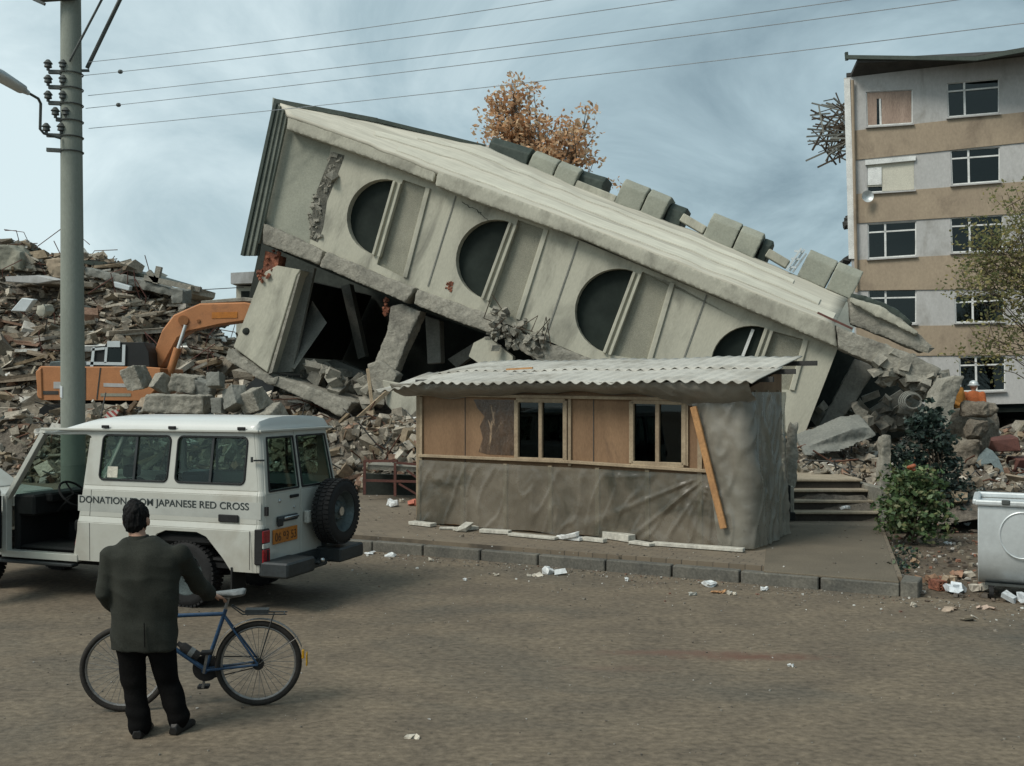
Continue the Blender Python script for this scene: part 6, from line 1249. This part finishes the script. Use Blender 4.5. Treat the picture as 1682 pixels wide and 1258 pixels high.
# two rescue workers beyond the heap
def worker(label, u, vtop, Y, top, helmet, turn=0):
    hgt = 1.72; zt = at(u, vtop, Y).z; p0 = Vector((at(u, 0, Y).x, Y, zt - hgt)); t = thing('person', label, 'person', p0)
    b = MB(); c = lambda x, y, z: p0 + Matrix.Rotation(turn, 3, 'Z') @ Vector((x, y, z)); b.ball(c(0, .01, 1.58), (.075, .095, .115), 14, 10); b.ball(c(0, -.09, 1.56), (.014, .02, .02), 6, 5); limb(b, [c(0, 0, 1.5), c(0, 0, 1.40)], [.05, .06])
    for sd in (-1, 1):
        b.ball(c(sd * .03, -.082, 1.6), (.014, .012, .01), 6, 5); b.ball(c(sd * .078, 0, 1.57), (.01, .02, .03), 6, 5)
        limb(b, [c(sd * .2, 0, 1.38), c(sd * .25, -.05, 1.1), c(sd * .2, -.24, .98)], [.05, .042, .032], 10); limb(b, [c(sd * .09, 0, .9), c(sd * .11, -.02, .48), c(sd * .11, .02, .08)], [.085, .06, .045], 10); limb(b, [c(sd * .11, .02, .05), c(sd * .12, -.16, .04)], [.045, .035], 8)
        for k in range(5): q = c(sd * .2, -.27, .97) + Vector(((k - 2) * .018, 0, 0)); limb(b, [q, q + Vector((0, -.06, -.03))], [.011, .009], 6)
    b.loft([ring(c(0, 0, z), a, d) for z, a, d in ((.88, .15, .1), (1.1, .15, .1), (1.36, .17, .1), (1.43, .09, .07))]); organic('body', b, M['skin'], t, .014, 3)
    j = MB(); j.loft([ring(c(0, 0, z), a, d) for z, a, d in ((.84, .185, .14), (1.1, .18, .135), (1.3, .2, .135), (1.40, .17, .11), (1.46, .09, .08))])
    for sd in (-1, 1): limb(j, [c(sd * .2, 0, 1.38), c(sd * .25, -.05, 1.1), c(sd * .205, -.21, 1.0)], [.075, .062, .052], 10)
    organic('jacket', j, M[top], t, .018, 4); l = MB()
    for sd in (-1, 1): limb(l, [c(sd * .09, 0, .88), c(sd * .11, -.02, .48), c(sd * .11, .02, .1)], [.105, .085, .07], 10)
    organic('trousers', l, M['trouser'], t, .018, 4); h = MB(); h.ball(c(0, .015, 1.63), (.105, .125, .10), 14, 10); 
    if helmet: h.tube([c(.125 * math.cos(a), .02 + .15 * math.sin(a), 1.605) for a in [6.2832 * i / 20 for i in range(20)]], .014, 6, closed=True)
    h.build('helmet' if helmet else 'hair', M['galv' if helmet == 1 else 'hair'], t, smooth=True)
worker('rescue worker in yellow-orange jacket standing left of the white helmet', 1570, 617, 24.5, 'hivis', 0, .6); worker('rescue worker in white helmet and red-orange vest by the ground-floor window', 1599, 625, 24.8, 'redvest', 1, -.5)
# ------------------------------------------------------------------ broken pieces strewn over the heaps
PAL = [((.29, .26, .21), 7), ((.225, .20, .16), 7), ((.39, .355, .295), 4.5), ((.14, .126, .103), 3.5), ((.21, .172, .128), 6), ((.22, .14, .10), 1.6), ((.50, .485, .44), 1.2), ((.25, .20, .14), 2.5), ((.66, .66, .63), .45), ((.15, .165, .15), .8)]
PC = [tuple(x * 1.18 for x in c) for c, _ in PAL]; PW = [w_ for _, w_ in PAL]
def shard(mb, p, s, rng, layered=0):
    f_ = rng.uniform(.7, 1.3); mb.col = tuple(x * f_ for x in rng.choices(PC, PW)[0]); k = rng.random()
    if layered and k < .2:     # floor slabs lying one over the other
        R = Matrix.Rotation(rng.gauss(0, .35), 3, 'Z') @ Matrix.Rotation(rng.gauss(0, .16), 3, 'X') @ Matrix.Rotation(rng.gauss(.0, .16), 3, 'Y'); mb.chunk(p, (s * rng.uniform(1.5, 3.6), s * rng.uniform(.8, 1.8), s * rng.uniform(.18, .4)), rng, R, .12)
    elif k < .62: mb.chunk(p, (s * rng.uniform(.6, 1.3), s * rng.uniform(.6, 1.2), s * rng.uniform(.4, 1)), rng, rotm(rng, .7), .3)
    elif k < .80: mb.chunk(p, (s * rng.uniform(1.2, 2.2), s * rng.uniform(.7, 1.4), s * rng.uniform(.12, .3)), rng, rotm(rng, .45), .22)
    elif k < .93:
        R = rotm(rng, .5); d_ = R @ Vector((1, 0, 0)); f_ = rng.uniform(.7, 1.25); mb.col = tuple(x * f_ for x in rng.choice([(.26, .2, .13), (.3, .27, .21), (.17, .12, .08), (.4, .38, .33)])); L_ = s * rng.uniform(1.5, 4); mb.beam(p - d_ * L_ / 2, p + d_ * L_ / 2, s * rng.uniform(.12, .25), s * rng.uniform(.12, .3))
    else:
        R = rotm(rng, .8); d_ = R @ Vector((1, 0, 0)); mb.col = rng.choice([(.12, .06, .04), (.08, .08, .075)]); L_ = s * rng.uniform(2, 6); m_ = p + Vector((0, 0, s * .6)); mb.tube([p - d_ * L_ / 2, m_, p + d_ * L_ / 2 + Vector((0, 0, rng.uniform(-.3, .6) * s))], .018, 4)
mb = MB(); rng = random.Random(101)
def scatter(n, x0, x1, y0, y1, s0, s1, layered=0, zmin=.2, keep=None):
    k = 0; tries = 0
    while k < n and tries < n * 8:
        tries += 1; X, Y = rng.uniform(x0, x1), rng.uniform(y0, y1); u = X / Y * F + CU
        if u < -230 or u > 1850: continue
        z = hz(X, Y)
        if z < zmin or (keep and not keep(X, Y, u)): continue
        s = s0 * (s1 / s0) ** (rng.random() ** 1.7); shard(mb, Vector((X, Y, z + s * rng.uniform(-.1, .35))), s, rng, layered); k += 1
scatter(8600, -29, -6, 35, 45, .10, .5, 1)
scatter(230, -27, -8, 35.5, 44, .5, 1.0, 1)
scatter(1300, -16, -7, 22.6, 30, .08, .42, 0)
scatter(1500, -13, -5.5, 23.6, 28, .07, .32, 0)
scatter(900, -8.5, -2.2, 22.2, 25.6, .08, .45, 0, .15)
scatter(650, -3.6, -1.2, 21.9, 25, .07, .35, 0, .15)
scatter(2600, 5, 13, 18.0, 24, .05, .30, 0, .15, lambda X, Y, u: not (SX0 - .1 < X < SX1 + .1 and Y < 19.9) and not (u > 1590 and Y < 18.6))
scatter(130, -12.5, -5.5, 24, 28.5, .3, .62, 0)
scatter(260, 5, 7, 19.8, 22, .06, .3, 0, .15)
scatter(700, 8, 17, 23, 33, .12, .6, 0, .15)
rub = mb.build('rubble', M['rubble'], None); rub['kind'] = 'stuff'
# larger debris that stands out
rng = random.Random(55)
def deb(name, label, cat, pts, Y, th, mat, bevel=.03):
    m_ = MB(); m_.prism([at(u, v, Y) for u, v in pts], (0, th, th * .1)); o_ = solo(m_, name, M[mat], label, cat, bevel=bevel)
    if mat not in ('galv', 'aptwhite', 'flash'): erode(o_, .07, .05, Y)
deb('wall_fragment', 'dark grey block standing at the far left top of the rubble hill', 'wall piece', [(-20, 402), (14, 402), (33, 416), (34, 446), (-20, 440)], 41, 1.5, 'stipple')
deb('wall_fragment', 'tan piece of wall left of the pole on the rubble crest', 'wall piece', [(70, 426), (102, 424), (104, 458), (84, 455), (76, 440)], 40.6, 1.0, 'aptbrown')
deb('floor_slab', 'long fallen floor slab sloping down right of the pole on the crest', 'slab', [(138, 440), (230, 458), (290, 478), (288, 488), (228, 474), (140, 452)], 41, 1.2, 'greyconc')
deb('roof_edge', 'thin dark edge of a fallen roof topping the rubble hill', 'slab', [(134, 427), (172, 430), (176, 436), (238, 450), (300, 468), (298, 472), (236, 455), (172, 440), (134, 432)], 42, 1.5, 'flash', .01)
deb('white_panel', 'broad white panel lying left of the pole below the crest', 'panel', [(8, 454), (62, 452), (96, 460), (62, 466), (10, 463)], 39.5, .8, 'aptwhite')
deb('white_panel', 'tilted white panel halfway down the hill left of the pole', 'panel', [(36, 489), (56, 492), (42, 512), (17, 511)], 38, .35, 'galv')
deb('white_panel', 'white pointed panel under the crossed beams', 'panel', [(186, 462), (214, 470), (212, 478), (188, 472)], 40, .3, 'galv')
deb('pale_block', 'pale upright block beside the tilted white panel', 'block', [(60, 502), (72, 498), (76, 512), (68, 520), (58, 516)], 38, .8, 'fascia')
deb('pale_block', 'grey block right under the end of the fallen floor slab', 'block', [(278, 472), (302, 476), (300, 500), (284, 498)], 39.5, 1.0, 'greyconc')
for a, b_, lb in (((244, 446), (256, 460), 'short beam leaning left in the crossed pair on the crest'), ((262, 438), (256, 466), 'upright beam of the crossed pair on the crest'), ((238, 456), (330, 476), 'thin fallen beam running right from the crossed pair')):
    m_ = MB(); m_.beam(at(*a, 41), at(*b_, 41), .22, .22); solo(m_, 'beam', M['rawconc'], lb, 'beam')
m_ = MB(); p = [at(168, 694, 26), at(176, 676, 26), at(196, 672, 26), at(188, 690, 26)]; m_.prism(p, (0, .08, 0))
mm = bpy.data.materials.new('red_white_stripes'); mm.use_nodes = True; t_ = mm.node_tree; q_ = t_.nodes['Principled BSDF']; tc_ = t_.nodes.new('ShaderNodeTexCoord'); mp2 = t_.nodes.new('ShaderNodeMapping'); mp2.inputs['Rotation'].default_value = (0, .8, 0); wv = t_.nodes.new('ShaderNodeTexWave'); wv.inputs['Scale'].default_value = 2.6; cr_ = t_.nodes.new('ShaderNodeValToRGB'); cr_.color_ramp.interpolation = 'CONSTANT'; cr_.color_ramp.elements[0].color = (.32, .06, .05, 1); cr_.color_ramp.elements[1].position = .5; cr_.color_ramp.elements[1].color = (.5, .47, .42, 1); t_.links.new(tc_.outputs['Object'], mp2.inputs[0]); t_.links.new(mp2.outputs[0], wv.inputs[0]); t_.links.new(wv.outputs['Fac'], cr_.inputs[0]); t_.links.new(cr_.outputs[0], q_.inputs['Base Color']); q_.inputs['Roughness'].default_value = .8
solo(m_, 'barrier_board', mm, 'red and white striped barrier board stuck in the rubble above the wagon', 'barrier')
# thin rods sticking out of the hill
m_ = MB(); rr = random.Random(14)
for k in range(40):
    X, Y = rr.uniform(-24, -12), rr.uniform(37, 43); z = hz(X, Y); m_.tube([Vector((X, Y, z)), Vector((X + rr.uniform(-.5, .5), Y - .3, z + rr.uniform(.4, 1.1))), Vector((X + rr.uniform(-1, 1), Y - .4, z + rr.uniform(.5, 1.7)))], .02, 4)
o = m_.build('rebar_ends', M['rustred']); o['kind'] = 'stuff'

# ------------------------------------------------------------------ litter and loose stones
def litter(u, v, w_, label, col, name='litter', z=0.0, h_=.05, seed=1, cat='litter', group='litter lying along the kerb'):
    rg = random.Random(seed); m_ = MB(); p = gp(u, v, z)
    for k in range(3): m_.col = col; m_.chunk(p + Vector((rg.uniform(-.4, .4) * w_, rg.uniform(-.3, .3) * w_, h_ * .45)), (w_ * rg.uniform(.4, .8), w_ * rg.uniform(.3, .6), h_ * rg.uniform(.5, 1.1)), rg, rotm(rg, .3), .3)
    return solo(m_, name, M['paper'], label, cat, group)
WH, CRM, BRK = (.75, .77, .76), (.58, .53, .44), (.33, .15, .09)
LT = [(907, 943, .26, 'largest white plastic bag lying against the kerb middle', WH, 'plastic_bag', 0, .1), (878, 946, .2, 'torn pale paper just left of the largest white bag', CRM, 'paper_scrap', 0, .03), (1027, 955, .06, 'tiny white cup by the kerb right of the largest bag', WH, 'paper_cup', 0, .07), (762, 954, .06, 'tiny white scrap lying alone on the road left of the torn paper', WH, 'paper_scrap', 0, .05),
      (817, 946, .12, 'two small pale crumbs of plaster below the kerb', CRM, 'plaster_bit', 0, .04), (640, 914, .2, 'white scraps below the kerb beside the wagon bumper', WH, 'paper_scrap', 0, .05), (612, 910, .22, 'flat white strip next to the wagon bumper', WH, 'paper_scrap', 0, .03), (711, 922, .12, 'pale scrap on the road below the left kerb stones', CRM, 'paper_scrap', 0, .04),
      (1160, 963, .26, 'flattened white carton below the right kerb', WH, 'carton', 0, .06), (1182, 973, .2, 'orange-brown wrapper next to the flattened carton', (.5, .28, .14), 'wrapper', 0, .04), (1133, 977, .16, 'dull grey scrap left of the orange-brown wrapper', (.4, .4, .36), 'paper_scrap', 0, .03), (1255, 970, .13, 'small bright white strip at the foot of the right kerb', WH, 'paper_scrap', 0, .05), (1202, 977, .1, 'cream crust right of the orange-brown wrapper', CRM, 'paper_scrap', 0, .05),
      (678, 1211, .13, 'single pale paper scrap in the foreground road', CRM, 'paper_scrap', 0, .02), (1300, 1095, .05, 'pair of white crumbs by the reddish road stain', WH, 'plaster_bit', 0, .03), (643, 832, .36, 'white crumpled bag on the pavement left of the hut', WH, 'plastic_bag', PZ, .16), (683, 830, .26, 'red and white wrapper touching the hut corner', (.55, .18, .12), 'wrapper', PZ, .14), (660, 826, .1, 'small bottle-like scrap between bag and wrapper', CRM, 'scrap', PZ, .12),
      (932, 868, .10, 'orange cup standing against the hut skirt', (.5, .22, .14), 'cup', PZ, .14), (1505, 925, .2, 'tan brick fragment lying at the path edge', (.4, .28, .18), 'brick_piece', 0, .07), (1558, 893, .14, 'white slip on the dirt left of the container', WH, 'paper_scrap', 0, .03), (1588, 862, .18, 'white plaster piece on dirt near the container rim', WH, 'plaster_bit', 0, .04),
      (1580, 972, .36, 'white and blue plastic bag in front of the container', (.66, .71, .74), 'plastic_bag', 0, .11), (1610, 972, .3, 'crumpled pale paper at the container foot', CRM, 'paper_scrap', 0, .1), (1590, 948, .22, 'pale carton lid behind the white and blue bag', CRM, 'carton', 0, .08), (1622, 944, .2, 'upright grey card leaning on the container', (.5, .5, .47), 'card', 0, .2), (1672, 990, .32, 'white bag at the right edge of the photo', (.7, .74, .76), 'plastic_bag', 0, .12), (1503, 996, .12, 'cream scrap left of the brick on the dirt road edge', CRM, 'paper_scrap', 0, .05),
      (1590, 1017, .3, 'thin cream strip lying on the road below the container', CRM, 'strip', 0, .02), (1620, 1000, .2, 'pinkish plaster flakes at the dirt edge', (.5, .38, .3), 'plaster_bit', 0, .03), (1560, 1003, .2, 'flat tan flake next to the cream scrap', (.42, .33, .25), 'plaster_bit', 0, .03), (1390, 836, .2, 'white can lying on the entrance steps', WH, 'can', .52, .06)]
for i, (u, v, w_, lb, c_, nm, z, h_) in enumerate(LT): litter(u, v, w_, lb, c_, nm, z, h_, 60 + i)
# the hollow brick by the container
m_ = MB(); c_ = gp(1540, 968, .0) + Vector((0, 0, .06)); R = Matrix.Rotation(.35, 3, 'Z'); 
for x in (-.057, 0, .057): m_.box(c_ + R @ Vector((x, 0, 0)), (.017, .18, .115), R)
for z in (-.054, -.018, .018, .054): m_.box(c_ + R @ Vector((0, 0, z)), (.12, .18, .013), R)
solo(m_, 'hollow_brick', M['brick'], 'red hollow brick standing on the dirt before the container', 'brick')
for i, (u, v, w_, lb) in enumerate(((1520, 958, .26, 'tan broken brick left of the red hollow brick'), (1560, 958, .22, 'pale brick piece right of the red hollow brick'), (1572, 950, .18, 'small brick chip behind the pale brick piece'))): litter(u, v, w_, lb, ((.36, .22, .14), (.48, .37, .26), (.4, .24, .16))[i], 'brick_piece', 0, .12, 200 + i, 'brick', 'brick pieces by the container')
# gravel and crumbs over road, pavement and dirt
m_ = MB(); rr = random.Random(77)
def crumb(p, s, col):
    m_.col = col; m_.chunk(p + Vector((0, 0, s * .2)), (s, s * rr.uniform(.5, 1), s * rr.uniform(.3, .6)), rr, Matrix.Rotation(rr.uniform(0, 6), 3, 'Z'), .3)
for k in range(2600):
    s_ = rr.uniform(-14, 3.4); d = -abs(rr.gauss(0, .9)) - .03
    if rr.random() < .5: d = -abs(rr.gauss(0, .22)) - .03
    col = rr.choice([(.17, .15, .12)] * 7 + [(.24, .21, .17)] * 5 + [(.5, .48, .43), (.2, .11, .08), (.62, .62, .58)]); crumb(kp(s_, d, 0), .012 + .035 * rr.random() ** 4, col)
for k in range(1500): X = rr.uniform(-5, 8); Y = rr.uniform(6.5, 14); crumb(Vector((X, Y, 0)), .006 + .02 * rr.random() ** 3, rr.choice([(.12, .105, .085)] * 3 + [(.22, .2, .165)] * 3 + [(.42, .4, .36)]))
for k in range(900): s_ = rr.uniform(-12, .3); crumb(kp(s_, rr.uniform(.2, 6), PZ), .012 + .04 * rr.random() ** 4, rr.choice([(.14, .12, .095)] * 4 + [(.3, .28, .23), (.55, .54, .5)]))
for k in range(1900): X = rr.uniform(4.9, 10); Y = rr.uniform(11.8, 18.6); u = X / Y * F + CU; (u < 1720 and hz(X, Y) < .3) and crumb(Vector((X, Y, max(0, hz(X, Y) - .06))), .02 + .09 * rr.random() ** 3, rr.choice([(.14, .11, .085)] * 4 + [(.3, .26, .2), (.3, .15, .1), (.5, .47, .42), (.1, .085, .07)]))
g_ = m_.build('gravel', M['paper']); g_['kind'] = 'stuff'
